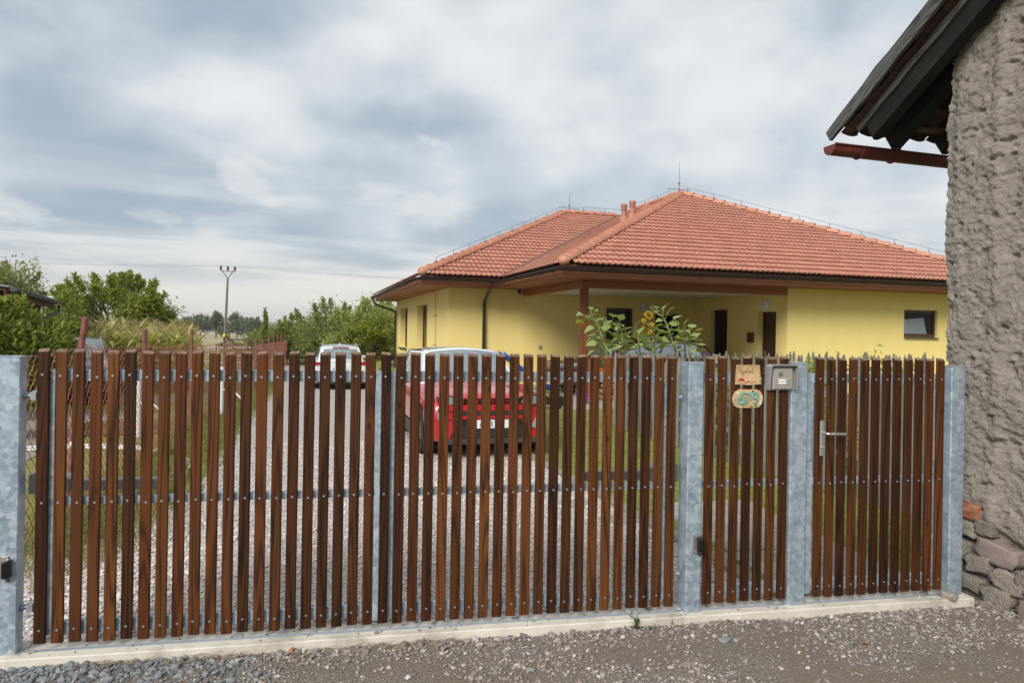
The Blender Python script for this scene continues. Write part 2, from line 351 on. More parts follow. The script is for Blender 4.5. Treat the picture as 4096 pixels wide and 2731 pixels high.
M['pstone'] = pm('purple_stone', [(.185,.145,.13), (.26,.205,.185)], 7, 7, .95, bump=.7, bscale=30, vary=.15)
M['oldwood'] = wood('silvered_old_timber', (.034,.034,.033), (.125,.123,.118), (.09,.089,.086), freq=9, rough=.85, stretch=(9,9,1.1), bump=.8)
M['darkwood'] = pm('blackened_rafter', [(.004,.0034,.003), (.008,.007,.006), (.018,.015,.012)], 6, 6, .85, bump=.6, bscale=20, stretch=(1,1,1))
M['lath'] = pm('pale_lath', [(.17,.105,.05), (.27,.175,.085)], 8, 5, .8, bump=.3, bscale=30)
M['oldtile'] = pm('old_beaver_tile', [(.045,.022,.016), (.095,.045,.032), (.14,.075,.055)], 9, 6, .9, bump=.4, bscale=40, vary=.3)
M['redgutter'] = pm('red_painted_gutter', [(.105,.024,.018), (.150,.034,.026), (.175,.046,.036)], 6, 6, .5, bump=.2, bscale=26, dirt=((.07,.02,.016), 4, .6))
M['clay'] = pm('glazed_clay', [(.42,.27,.13), (.52,.355,.19), (.58,.42,.25)], 14, 5, .45, bump=.15, bscale=50)
M['teal'] = pm('teal_glaze', [(.10,.21,.19), (.17,.32,.28), (.33,.38,.28)], 40, 5, .35)
M['ink'] = plain('dark_ink', (.02,.014,.01), .7)
M['redglaze'] = plain('red_glaze', (.42,.02,.02), .3)
M['orangeglaze'] = plain('orange_glaze', (.6,.15,.04), .4)
M['whiteglaze'] = plain('white_glaze', (.72,.68,.6), .3)
M['blackglaze'] = plain('black_glaze', (.015,.02,.025), .2)
M['greenglaze'] = plain('green_glaze', (.17,.19,.05), .35)
M['redpost'] = pm('red_oxide_post', [(.16,.052,.044), (.215,.075,.064), (.25,.10,.09)], 9, 6, .7, bump=.2, bscale=40, dirt=((.09,.035,.03), 7, .8))
M['rustwire'] = plain('rust_red_wire', (.30,.115,.08), .6)
M['picket'] = pm('weathered_picket', [(.12,.115,.10), (.19,.18,.155), (.25,.24,.21)], 7, 6, .9, stretch=(4,4,.5), bump=.5, bscale=30, vary=.25)
M['edging'] = pm('old_edging_timber', [(.19,.16,.12), (.28,.245,.19)], 5, 6, .9, stretch=(1,1,1), bump=.4, bscale=25, vary=.15)
M['paver'] = pm('concrete_paver', [(.27,.25,.22), (.35,.325,.285)], 8, 6, .9, bump=.3, bscale=60, vary=.15)
M['bark'] = pm('bark', [(.05,.04,.03), (.10,.082,.062)], 12, 6, .9, bump=.7, bscale=14, stretch=(1,1,.4))
M['stem'] = pm('green_stem', [(.17,.22,.055), (.25,.29,.085)], 6, 4, .6)
M['chrome'] = plain('chrome', (.7,.7,.7), .12, 1)
M['white_lens'] = plain('headlight_lens', (.42,.45,.48), .08, .55, .6)
M['redlens'] = plain('red_lens', (.35,.008,.012), .12, 0, .6)
M['tyre'] = pm('tyre_rubber', [(.012,.012,.012), (.022,.021,.02)], 20, 3, .85)
M['rim'] = plain('alloy_rim', (.32,.33,.34), .3, .8)
M['redpaint'] = plain('red_car_paint', (.44,.012,.022), .32, 0, 1)
M['whitepaint'] = plain('white_car_paint', (.66,.69,.72), .35, 0, 1)
M['bluepaint'] = plain('silver_blue_car_paint', (.17,.25,.31), .3, .3, 1)
M['darkpaint'] = plain('navy_black_car_paint', (.02,.024,.035), .3, .2, 1)
M['plumpaint'] = plain('burgundy_car_paint', (.085,.010,.022), .28, .2, 1)
M['carglass'] = plain('car_glass', (.30,.345,.355), .05, .55, 0, .9)
M['cladding'] = plain('dark_grey_cladding', (.045,.046,.048), .6)
M['silver'] = plain('silver_trim', (.46,.47,.48), .35, .5)
M['plate'] = plain('number_plate_white', (.70,.72,.73), .4)
M['euroblue'] = plain('plate_blue', (.01,.07,.42), .4)
M['bluepl'] = plain('blue_plastic', (.01,.08,.42), .4)
M['pinkpl'] = plain('magenta_plastic', (.26,.055,.26), .35)
M['skin'] = plain('skin', (.48,.27,.19), .55)
M['hair'] = plain('brown_hair', (.10,.055,.028), .6)
M['yellowcloth'] = plain('pale_yellow_cloth', (.58,.56,.30), .85)
M['greycloth'] = plain('grey_cloth', (.09,.10,.11), .85)
M['whitecloth'] = plain('white_cloth', (.62,.62,.63), .85)
M['pinkcloth'] = plain('pink_cloth', (.60,.16,.20), .8)
M['tape'] = plain('white_tape', (.66,.68,.70), .6)
M['rust'] = pm('rusty_steel', [(.075,.04,.03), (.13,.075,.055)], 8, 5, .75)
M['polem'] = pm('concrete_pole', [(.12,.115,.10), (.17,.16,.14)], 3, 5, .85)
M['insul'] = plain('brown_insulator', (.055,.025,.02), .25)
M['yellowpl'] = plain('yellow_sign', (.62,.42,.02), .5)
M['shedroof'] = pm('grey_sheet_roof', [(.17,.185,.20), (.24,.26,.28)], 3, 5, .45, .3)
M['shedwall'] = pm('dark_red_boards', [(.085,.026,.018), (.125,.040,.027)], 4, 5, .8, stretch=(5,5,.6))
M['petal'] = leafmat('yellow_petal', (.66,.33,.005), (.78,.50,.015), .35)
M['disc'] = pm('flower_disc', [(.09,.055,.012), (.17,.125,.03)], 30, 4, .8, bump=.5, bscale=80)
M['sepal'] = leafmat('pale_green_sepal', (.23,.33,.07), (.36,.44,.13), .3)
M['sunleaf'] = leafmat('sunflower_leaf', (.21,.28,.105), (.36,.44,.15), .35, .6)
M['cherry'] = leafmat('cherry_leaf', (.17,.205,.04), (.35,.375,.08), .45)
M['elder'] = leafmat('elder_leaf', (.12,.16,.032), (.32,.37,.085), .42)
M['willow'] = leafmat('willow_leaf', (.18,.21,.08), (.32,.355,.14), .42)
M['orchard'] = leafmat('orchard_leaf', (.165,.195,.06), (.32,.345,.11), .4)
M['orchard2'] = leafmat('pale_apple_leaf', (.25,.29,.10), (.43,.46,.16), .45)
M['apple'] = leafmat('yellowish_apple_leaf', (.16,.20,.034), (.36,.39,.07), .45)
M['bushm'] = leafmat('hedgerow_leaf', (.17,.21,.055), (.33,.37,.10), .42)
M['corn'] = leafmat('corn_leaf', (.23,.28,.055), (.54,.52,.20), .4)
M['corndry'] = leafmat('dry_corn_leaf', (.42,.33,.17), (.56,.46,.27), .3)
M['grass'] = leafmat('lawn_grass', (.125,.165,.022), (.29,.34,.060), .35)
M['drygrass'] = leafmat('dry_verge_grass', (.13,.15,.030), (.36,.31,.13), .35)
M['weed'] = leafmat('weed_leaf', (.045,.085,.018), (.10,.16,.03), .3)
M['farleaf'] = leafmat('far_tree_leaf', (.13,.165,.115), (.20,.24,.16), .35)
M['lawn'] = pm('lawn_soil', [(.10,.115,.03), (.19,.205,.05), (.26,.23,.10)], 5, 9, .95, bump=.5, bscale=60, world=True)
M['field'] = pm('stubble_field', [(.26,.215,.12), (.34,.285,.165), (.38,.33,.20)], .012, 6, .95, world=True)
M['roadm'] = gravel('worn_gravel_road', [(.185,.17,.155), (.275,.247,.215), (.35,.31,.27), (.225,.205,.19), (.43,.385,.335), (.31,.245,.205)], 75, (.235,.197,.15), 1.3, .8, .012, .38, .58)
M['drivem'] = gravel('pinkish_gravel', [(.41,.37,.345), (.56,.51,.485), (.67,.62,.595), (.53,.445,.41), (.72,.68,.66), (.45,.43,.43)], 42, (.46,.40,.32), .55, .6, .02, .55, .8)
M['yardm'] = gravel('packed_yard', [(.27,.25,.23), (.34,.315,.29), (.40,.375,.345)], 30, (.25,.24,.16), .5, .3, .01)
def stonemat(name, cols):
    m, nt, p = newmat(name); nd, L = nodeset(nt)
    isl = nd('ShaderNodeNewGeometry').outputs['Random Per Island']; k = len(cols)-1
    col = ramp(nd, isl, [(i/k, c) for i, c in enumerate(cols)])
    n = nd('ShaderNodeTexNoise', {'Vector': coords(nd, world=True), 'Scale': 120., 'Detail': 4}).outputs[0]
    col = nd('ShaderNodeVectorMath', {0: col, 3: nd('ShaderNodeMapRange', {0: n, 1: .3, 2: .7, 3: .75, 4: 1.2}).outputs[0]}, operation='SCALE').outputs[0]
    L.new(col, p.inputs['Base Color']); p.inputs['Roughness'].default_value = .85; p.inputs['Specular IOR Level'].default_value = .25; return m
M['roadstone'] = stonemat('road_stones', [(.15,.14,.134), (.28,.25,.222), (.21,.19,.178), (.41,.37,.33), (.25,.215,.18), (.33,.255,.215), (.18,.172,.174), (.56,.525,.49), (.29,.255,.22)])
M['bluestone'] = stonemat('blue_grey_chippings', [(.105,.115,.125), (.18,.195,.205), (.25,.265,.275), (.14,.155,.165), (.33,.335,.33)])
M['drivestone'] = stonemat('pink_grey_stones', [(.36,.325,.305), (.56,.505,.48), (.66,.61,.585), (.47,.39,.36), (.73,.70,.68), (.40,.385,.39), (.60,.52,.46)])
# ---------------------------------------------------------------- frames
HA, HY = np.array([1.079, 15.535]), R(16.6)             # house corner (eaves) and direction
HE, HN = np.array([math.cos(HY), math.sin(HY)]), np.array([-math.sin(HY), math.cos(HY)])
G0, GY = np.array([-2.52, 3.74]), R(10.864)             # gate line
GD, GN = np.array([math.cos(GY), math.sin(GY)]), np.array([-math.sin(GY), math.cos(GY)])
def hw(x, n): p = HA+HE*x+HN*n; return float(p[0]), float(p[1])
def gw(s, d): p = G0+GD*s+GN*d; return float(p[0]), float(p[1])
def sst(t, a, b): t = np.clip((t-a)/(b-a), 0, 1); return t*t*(3-2*t)
def vnoise(x, y, seed=0):
    """cheap smooth value noise"""
    xi, yi = np.floor(x).astype(np.int64), np.floor(y).astype(np.int64); fx, fy = x-xi, y-yi
    fx, fy = fx*fx*(3-2*fx), fy*fy*(3-2*fy)
    def h(a, b):
        q = (a*374761393+b*668265263+seed*982451653) & 0xffffffff; q = ((q ^ (q >> 13))*1274126177) & 0xffffffff
        return ((q ^ (q >> 16)) & 0xffff)/65535.
    return (h(xi,yi)*(1-fx)+h(xi+1,yi)*fx)*(1-fy)+(h(xi,yi+1)*(1-fx)+h(xi+1,yi+1)*fx)*fy
def fbm(x, y, o=4, seed=0): return sum(vnoise(x*2**k, y*2**k, seed+k)*.5**k for k in range(o))/2-.47
def tz(x, y):
    x, y = np.asarray(x, float), np.asarray(y, float)
    z = np.interp(y, [-50,11,24,45,120,700,6000], [0,0,-.36,-.7,-1.6,-6,-22])
    xl = (x-HA[0])*HE[0]+(y-HA[1])*HE[1]
    zh = np.interp(y, [8,14], [0,.10]); w = sst(xl, -2.35, -1.3)*(1-sst(y, 32, 60))*(1-sst(x, 40, 80))
    z = z*(1-w)+zh*w
    d = (x-G0[0])*GN[0]+(y-G0[1])*GN[1]
    return z-.09*sst(-d, -.09, .04)
def terrain():
    def axis(lo, hi, step, far):
        a = list(np.arange(lo, hi+step*.5, step)); q = step; p, n = a[-1], a[0]; up, dn = [], []
        while p < far: q *= 1.25; p += q; up.append(p)
        q = step
        while n > -far: q *= 1.25; n -= q; dn.append(n)
        return np.array(dn[::-1]+a+up)
    xs, ys = axis(-26, 16, .4, 2100), axis(-6, 44, .4, 2100); ys = ys[ys > -80]
    X, Y = np.meshgrid(xs, ys); Z = tz(X, Y)+.012*fbm(X*1.5, Y*1.5)
    V = np.stack([X.ravel(), Y.ravel(), Z.ravel()], 1); n = len(xs)
    i = np.arange(len(ys)-1)[:,None]*n+np.arange(n-1)[None]; i = i.ravel()
    F = np.stack([i, i+1, i+1+n, i+n], 1)
    cy = V[F].mean(1); mi = ((cy[:,1] > 75)).astype(int)
    fast_mesh('ground', V, F, [M['lawn'], M['field']], kind='structure', smooth=True, mi=mi)
terrain()
def sheet(name, fr, us, vs, mat, lift, rough=.006, z=None, wob=None):
    U, Vv = np.meshgrid(us, vs)
    if wob: U = U+wob(U, Vv)
    P = np.stack([U.ravel(), Vv.ravel()], 1)
    o, e, n = fr; XY = o+P[:,:1]*e+P[:,1:]*n
    zz = (tz(XY[:,0], XY[:,1]) if z is None else np.full(len(XY), z))+lift+rough*fbm(XY[:,0]*5, XY[:,1]*5, 4, 3)
    Vx = np.column_stack([XY, zz]); m = len(us); i = (np.arange(len(vs)-1)[:,None]*m+np.arange(m-1)[None]).ravel()
    return fast_mesh(name, Vx, np.stack([i, i+1, i+1+m, i+m], 1), mat, kind='structure', smooth=True)
HF, GF = (HA, HE, HN), (G0, GD, GN)
us = np.unique(np.concatenate([np.arange(-9, 14, .5), np.arange(-1.2, 7.2, .05)]))
vs = np.unique(np.concatenate([-np.arange(.058, 1.6, .04)[::-1], -np.arange(1.6, 9, .5)[::-1]]))
sheet('road', GF, us, vs, M['roadm'], 0, .03, z=-.018)
lx = np.linspace(-6.5, -2.36, 24)
def dwob(U, V):
    q = np.clip((-6.3-U)/.2, 0, 1); return q*(.28*fbm(V*1.1, V*0+3, 3, 5)-1.25*sst(-V, 6.2, 9.5))
ln = np.concatenate([np.arange(-12.9, 6, .25), np.arange(6, 34, .7)])
drv = sheet('driveway', HF, lx, ln, M['drivem'], .008, .012, wob=dwob)
# trim of the driveway sheet in front of the kerb
me = drv.data; bm = bmesh.new(); bm.from_mesh(me); q = gw(0, .13)
bmesh.ops.bisect_plane(bm, geom=bm.verts[:]+bm.edges[:]+bm.faces[:], plane_co=(q[0], q[1], 0), plane_no=(GN[0], GN[1], 0), clear_inner=True)
bm.to_mesh(me); bm.free()
sheet('paved_yard', ((np.array([-4.9, 6.0])), np.array([-.96, .28]), np.array([-.28, .96])), np.linspace(.55, 9, 20), np.linspace(.6, 9.5, 20), M['yardm'], .01, .01)
sheet('paved_yard', ((np.array([-9., 17.5])), np.array([-.96, .28]), np.array([-.28, .96])), np.linspace(-.5, 12, 20), np.linspace(.0, 2.8, 8), M['yardm'], .012, .01)

# ---------------------------------------------------------------- loose stones
def stones(name, P, size, mat, parent=None, flat=.62, seed=1):
    """P (n,3) resting points, size (n,) mean radius: 20-triangle pebbles, joined"""
    g = np.random.default_rng(seed); bm = bmesh.new(); bmesh.ops.create_icosphere(bm, subdivisions=1, radius=1)
    B = np.array([v.co[:] for v in bm.verts]); Fc = np.array([[v.index for v in f.verts] for f in bm.faces]); bm.free()
    protos = np.stack([B*(1+g.uniform(-.32, .3, (12, 1)))*g.uniform(.75, 1.25, (1, 3)) for _ in range(12)])
    n = len(P); V = protos[g.integers(0, 12, n)].copy(); a = g.uniform(0, 6.283, n); c, s = np.cos(a)[:,None], np.sin(a)[:,None]
    V[:,:,2] *= flat; x = V[:,:,0]*c-V[:,:,1]*s; y = V[:,:,0]*s+V[:,:,1]*c; V[:,:,0], V[:,:,1] = x, y
    t = g.normal(0, .25, (n,1)); V[:,:,2] += V[:,:,0]*t
    V = V*size[:,None,None]+P[:,None,:]; V[:,:,2] += (size*flat*.35)[:,None]
    F = (Fc[None]+np.arange(n)[:,None,None]*12).reshape(-1, 3)
    return fast_mesh(name, V.reshape(-1, 3), F, mat, parent, 'stuff')
def inview(P, m=.05):
    r = P[:,0]/np.maximum(P[:,1], .1); return (P[:,1] > 3.2) & (np.abs(r) < .76+m)
def on_gate(n, s0, s1, d0, d1, z, g):
    s, d = g.uniform(s0, s1, n), g.uniform(d0, d1, n); XY = G0+s[:,None]*GD+d[:,None]*GN
    return np.column_stack([XY, np.full(n, z)]), s, d
g = np.random.default_rng(3)
P, s, d = on_gate(36000, -1.2, 6.4, -1.25, -.062, -.016, g)
P[:,2] += .03*fbm(P[:,0]*5, P[:,1]*5, 4, 3)
near = np.exp(-(-d-.06)/.14); keep = inview(P) & (g.random(len(P)) < .10+.75*near+.75*sst(fbm(P[:,0]*1.5, P[:,1]*2.2, 4, 9), -.06, .16))
P, s, d = P[keep], s[keep], d[keep]
size = np.clip(np.exp(g.normal(-5.35, .52, len(P))), .002, .019)*(1+.5*np.exp(-(-d-.06)/.1))
lf = (s+1.4*d*0 < .95+.3*g.normal(size=len(s))) & (d > -.36-.1*g.random(len(s)))
stones('road_stones', P[~lf], size[~lf], M['roadstone'], seed=4)
P2, s2, d2 = on_gate(1500, -.9, 1.2, -.40, -.064, -.018, g); k = inview(P2) & (g.random(1500) < np.clip(1.15-(s2+.2)*.8, 0, 1))
tagst = stones('chippings', np.concatenate([P[lf], P2[k]]), np.concatenate([size[lf]*1.2, np.exp(g.normal(-4.5, .35, k.sum()))]), M['bluestone'], seed=6)
# driveway stones: dense close to the gate, thinning with distance
n = 60000; t = g.random(n)**1.6; nl = -12.6+t*9.5; xl = g.uniform(-7.6, -2.42, n)
XY = HA+xl[:,None]*HE+nl[:,None]*HN; dd = (XY-G0)@GN; k = (dd > .16) & (np.abs(XY[:,0]/XY[:,1]) < .8)
k &= (xl > -6.55-1.2*sst(-nl, 6.2, 9.5)); XY = XY[k]; P = np.column_stack([XY, tz(XY[:,0], XY[:,1])+.008])
stones('driveway_stones', P, np.clip(np.exp(g.normal(-4.62, .33, len(P))), .005, .03)*(1+.35*(P[:,0] < -2.2)*(P[:,1] < 6.5)), M['drivestone'], seed=8)
# crumbs swept onto the kerb
P, s, d = on_gate(260, -.1, 5.7, -.05, .12, .036, g)
stones('kerb_crumbs', P, np.exp(g.normal(-5.3, .45, len(P))), M['roadstone'], seed=12)

# ---------------------------------------------------------------- the house
HZ, PT = 3.29, .47                                    # height of the eaves, slope of the roof
house = thing('bungalow', 'yellow rendered bungalow with a red tiled hipped roof and open carport', 'house', (HA[0], HA[1], 0), HY)
def wallgrid(mb, axis, c0, c1, u0, u1, z0, z1, holes):
    us_ = sorted({u0, u1, *[h[0] for h in holes], *[h[1] for h in holes]}); zs = sorted({z0, z1, *[h[2] for h in holes], *[h[3] for h in holes]})
    for a, b in zip(us_, us_[1:]):
        z_ = [(p, q) for p, q in zip(zs, zs[1:]) if not any(h[0] <= a and b <= h[1] and h[2] <= p and q <= h[3] for h in holes)]
        run = []
        for p, q in z_:
            if run and abs(run[-1][1]-p) < 1e-6: run[-1] = (run[-1][0], q)
            else: run.append((p, q))
        for p, q in run: mb.box(*((c0, c1, a, b) if axis == 'x' else (a, b, c0, c1)), p, q)
    return mb
SO = 3.045
def wall(axis, c0, c1, u0, u1, holes=(), z1=SO): return wallgrid(MB(), axis, c0, c1, u0, u1, -.6, z1, holes).build('wall', M['wall'], house)
winL = [(9.44, 11.7, 1.0, 2.68), (14.2, 16.4, 1.0, 2.68)]
wall('x', -1.38, -1.08, 6.022, 17.35, winL)
wall('y', 5.72, 6.02, -1.38, 7.2, [(3.67, 4.62, 1.55, 2.57), (5.38, 6.28, .2, 2.43)])
wall('x', 6.74, 7.04, 1.322, 5.718, [(3.75, 4.69, .2, 2.55), (1.48, 2.28, .2, 2.44)])
wall('y', 1.02, 1.32, 6.74, 13.1, [(10.59, 11.78, 1.80, 2.57)])
wall('x', 12.8, 13.1, 1.322, 17.35); wall('y', 17.352, 17.65, -1.38, 13.1)
MB().box(-1.0, 12.7, 6.3, 17.2, -.5, -.1).box(7.1, 12.7, 1.4, 6.2, -.5, -.1).build('foundation', M['white'], house)
MB().box(7.05, 12.79, 1.33, 6.2, 2.95, 3.0).box(-1.07, 12.79, 6.03, 17.3, 2.95, 3.0).build('ceiling', M['white'], house)
MB().box(.98, 6.735, 1.2, 5.715, 2.935, 2.965).build('carport_ceiling', M['white'], house)
for x, y in ((3.0, 2.2), (4.9, 2.2)):
    MB().bbox(x-.3, x+.3, y-.07, y+.07, 2.89, 2.934, .01).build('ceiling_lamp', M['white'], house)
def window_x(y0, y1, z0, z1, c, inner):
    w = MB(); f = .07
    for a in ((y0+.002, y0+f, z0+.002, z1-.002), (y1-f, y1-.002, z0+.002, z1-.002), (y0+f, y1-f, z0+.002, z0+f), (y0+f, y1-f, z1-f, z1-.002)): w.box(c, c+.06, *a)
    o = w.build('window', M['wframe'], house)
    MB().box(c+.025, c+.04, y0+f, y1-f, z0+f, z1-f).build('pane', M['glass'], o)
    MB().box(-1.45, c-.002, y0+.003, y1-.003, z0-.03, z0-.001).box(-1.46, -1.45, y0, y1, z0-.055, z0-.001).build('sill', M['sill'], o)
for y0, y1, z0, z1 in winL: window_x(y0, y1, z0, z1, -1.15, 1)
def window_y(x0, x1, z0, z1, c, sill=True):
    w = MB(); f = .07
    for a in ((x0+.002, x0+f, z0+.002, z1-.002), (x1-f, x1-.002, z0+.002, z1-.002), (x0+f, x1-f, z0+.002, z0+f+.03), (x0+f, x1-f, z1-f, z1-.002)): w.box(a[0], a[1], c, c+.06, a[2], a[3])
    o = w.build('window', M['wframe'], house)
    MB().box(x0+f, x1-f, c+.025, c+.04, z0+f+.03, z1-f).build('pane', M['glass'], o)
    if sill: MB().box(x0+.003, x1-.003, 5.72-.05 if c > 3 else .95, c-.002, z0-.028, z0-.001).build('sill', M['sill'], o)
    return o
window_y(3.67, 4.62, 1.55, 2.57, 5.82); window_y(5.38, 6.28, .2, 2.43, 5.82, False)
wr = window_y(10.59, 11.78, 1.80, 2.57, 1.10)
MB().add([(10.67,1.118,1.905),(11.50,1.118,1.905),(11.38,1.118,2.36),(10.67,1.118,2.30),(10.67,1.122,1.905),(11.50,1.122,1.905),(11.38,1.122,2.36),(10.67,1.122,2.30)], [(0,1,2,3),(7,6,5,4),(0,4,5,1),(1,5,6,2),(2,6,7,3),(3,7,4,0)]).build('pane_reflection', plain('grey_pane_reflection', (.22,.25,.29), .5), wr)  # sky reflection in the window, painted as a grey panel before the glass
def door_x(y0, y1, z1, c, leaf):
    w = MB(); f = .06
    for a in ((y0+.002, y0+f, .2, z1-.002), (y1-f, y1-.002, .2, z1-.002), (y0+f, y1-f, z1-f, z1-.002)): w.box(c-.02, c+.07, *a)
    o = w.build('door', M['wframe'], house)
    if leaf:
        b = MB().box(c+.01, c+.05, y0+f, y1-f, .21, z1-f)
        ym = (y0+y1)/2
        for za, zb in ((.35, .95), (1.05, 2.2)): b.box(c+.002, c+.012, y0+f+.1, y1-f-.1, za, zb); b.box(c-.006, c+.004, y0+f+.15, y1-f-.15, za+.05, zb-.05)
        b.build('door_leaf', M['door'], o); MB().box(c-.012, c+.0, y1-f-.08, y1-f-.04, 1.1, 1.35).build('handle', M['steel'], o)
    else:
        MB().box(c+.02, c+.035, y0+f, y1-f, .3, z1-f).build('pane', M['glass'], o); MB().box(c+.005, c+.05, (y0+y1)/2-.03, (y0+y1)/2+.03, .3, z1-f).build('mullion', M['wframe'], o)
door_x(3.75, 4.69, 2.55, 6.93, False); door_x(1.48, 2.28, 2.44, 6.93, True)
for mtx in (Matrix.Translation((5.01, 5.72, 2.62)) @ Matrix.Rotation(R(90), 4, 'X'), Matrix.Translation((6.74, 1.93, 2.62)) @ Matrix.Rotation(R(-90), 4, 'Y')):
    l = MB().sphere((0,0,.0), (.15,.15,.07), 20, 8, 0, mtx); l.cyl((0,0,0.001), (0,0,.03), .165, 24, 0, mtx); l.build('wall_lamp', M['whitecloth'], house)
MB().bbox(6.66, 6.739, 2.42, 2.66, 1.58, 1.86, .01).build('letter_box', M['wframe'], house)
MB().bbox(1.42, 1.52, 5.675, 5.719, 1.27, 1.37, .008).build('socket', M['greymetal'], house)
cm = MB(); cm.cyl((.78, 5.70, 2.99), (.78, 5.60, 2.93), .035, 10); cm.sphere((.78, 5.69, 3.0), .045); cm.box(.74, .82, 5.69, 5.719, 2.94, 3.04); cm.build('security_camera', M['blackgloss'], house)
MB().box(.92, 1.09, 1.03, 1.20, .2, 2.855).build('carport_post', M['hwood'], house)
MB().box(.90, 6.735, 1.022, 1.21, 2.857, SO-.004).build('beam', M['beam'], house)
MB().box(.90, 1.09, 1.212, 5.716, 2.857, SO-.004).build('beam', M['beam'], house)
# eaves: soffit boards, fascia, gutters
sf = MB(); z0, z1 = SO, SO+.02
for x0, x1, y0, y1 in ((.09, 14.0, .09, 1.30), (.09, .98, 1.302, 4.79), (-2.31, .98, 4.792, 6.0), (-2.31, -1.1, 6.002, 17.9)): sf.box(x0, x1, y0, y1, z0, z1)
sf.build('soffit', M['hwood'], house)
fa = MB(); fz0, fz1 = SO-.012, SO+.16
for x0, x1, y0, y1 in ((.06, 14.0, .06, .088), (.06, .088, .09, 4.758), (-2.34, .088, 4.76, 4.788), (-2.34, -2.312, 4.79, 17.9)): fa.box(x0, x1, y0, y1, fz0, fz1)
fa.build('fascia', M['fascia'], house)
def gutter(pts, name='gutter', mat='gutter', r=.075, par=house, brackets=.8):
    P = [Vector(p) for p in pts]; g_ = MB(); n = 9; rows = []
    for i, p in enumerate(P):
        d0 = (P[i]-P[i-1]).normalized() if i else (P[1]-P[0]).normalized(); d1 = (P[i+1]-P[i]).normalized() if i < len(P)-1 else d0
        t = (d0+d1).normalized(); s_ = Vector((t.y, -t.x, 0)); k = 1/max(.3, t.dot(d0))
        rows.append([p+s_*(r*math.cos(a)*k)-Vector((0,0,r*math.sin(a))) for a in [math.pi*j/(n-1) for j in range(n)]])
        rows[-1][0] += Vector((0,0,.012)); rows[-1][-1] += Vector((0,0,.012))
    vs_ = [v for r_ in rows for v in r_]; fs_ = [(i*n+j, i*n+j+1, (i+1)*n+j+1, (i+1)*n+j) for i in range(len(P)-1) for j in range(n-1)]
    g_.add(vs_, fs_, 0, None, True)
    for i in (0, -1): g_.add(rows[i], [tuple(range(n))])
    for i in range(len(P)-1):
        L_ = (P[i+1]-P[i]).length; d = (P[i+1]-P[i])/L_; s_ = Vector((d.y, -d.x, 0)); k = .3
        g_.tube([P[i]+s_*(r+.004)+Vector((0,0,.012)), P[i+1]+s_*(r+.004)+Vector((0,0,.012))], .009, 6)
        while k < L_:
            c = P[i]+d*k; g_.tube([c+s_*((r+.006)*math.cos(a))-Vector((0,0,(r+.006)*math.sin(a))) for a in [math.pi*j/8 for j in range(9)]], .007, 5); k += brackets
    o = g_.build(name, M[mat], par); o.data.materials[0] = M[mat]; return o
GZ = HZ-.085
gutter([(-2.49, 17.9, GZ), (-2.49, 4.61, GZ), (-.09, 4.61, GZ), (-.09, -.09, GZ), (14.0, -.09, GZ)])
def downpipe(pts):
    g_ = MB(); g_.tube(curve_pts(pts, 5), .047, 10); o = g_.build('downpipe', M['gutter'], house)
    a, b = Vector(pts[-2]), Vector(pts[-1]); z = a.z-.35
    br = MB()
    while z > .3: br.cyl((a.x, a.y, z), (a.x, a.y, z+.03), .056, 10); br.cyl((a.x, a.y, z+.015), (a.x+.0, a.y+.1, z+.015), .012, 5); z -= 1.45
    br.build('pipe_clamp', M['gutter'], o)
downpipe([(-.40, 4.62, GZ-.05), (-.40, 4.64, 3.02), (-.38, 4.9, 2.92), (-.33, 5.5, 2.68), (-.32, 5.64, 2.55), (-.32, 5.64, 2.2), (-.32, 5.64, 0)])
downpipe([(-2.48, 17.3, GZ-.05), (-2.46, 17.3, 2.98), (-2.3, 17.3, 2.85), (-1.62, 17.32, 2.62), (-1.47, 17.34, 2.5), (-1.47, 17.34, 2.1), (-1.47, 17.34, -.5)])
cw = MB(); cw.tube(curve_pts([(-2.56, 7.2, HZ+.05), (-2.54, 7.2, 3.1), (-2.2, 7.4, 3.02), (-1.5, 7.6, 3.0), (-1.43, 7.6, 2.8), (-1.42, 7.6, 1.5), (-1.42, 7.6, .1)], 6), .008, 5)
cw.build('lightning_conductor', M['wire'], house)
for z in (2.25, 1.3): MB().cyl((-1.379, 7.6, z), (-1.5, 7.55, z), .01, 5).cyl((-1.44, 7.5, z), (-1.44, 7.75, z), .008, 5).build('wire_bracket', M['wire'], house)
# ---- roof
roof = MB(); dz = -.03
AP, RE, P2 = (7.05, 7.05, HZ+7.05*PT), (7.05, 11.5, HZ+7.05*PT), (4.4, 11.5, HZ+6.8*PT); VJ = (6.8, 11.5, HZ+6.8*PT)
vs_ = [(0,0,HZ),(14.1,0,HZ),AP,RE,(0,4.7,HZ),(-2.4,4.7,HZ),P2,VJ,(-2.4,18.3,HZ),(14.1,18.3,HZ)]
roof.add([(a,b,c+dz) for a,b,c in vs_], [(0,1,2),(0,2,3,7,4),(5,4,7,6),(5,6,8),(8,6,7,3,9),(1,9,3,2)])
roof_o = roof.build('roof', M['deck'], house)
TW, TE = .30, .335                                    # tile width, exposed length
def tile_mesh(nu=12):
    vs_, fs_ = [], []; Lt = TE+.045
    for j, (v, dh) in enumerate(((.022, .028), (-.0, .066), (Lt, .030))):
        for i in range(nu+1):
            u = TW*i/nu; h = .5-.5*math.cos(2*math.pi*2*i/nu); h = .030*h**.8
            vs_.append((u, v, dh+h-(.004 if j == 0 else 0)))
    for j in range(2): fs_ += [(j*(nu+1)+i, j*(nu+1)+i+1, (j+1)*(nu+1)+i+1, (j+1)*(nu+1)+i) for i in range(nu)]
    return np.array(vs_), fs_
TV, TF = tile_mesh(); tmb = MB(); tmb.add(TV, TF, 0, None, True); tile_me = tmb.mesh('tile', M['tile'])
for p in tile_me.polygons: p.use_smooth = p.index >= 12
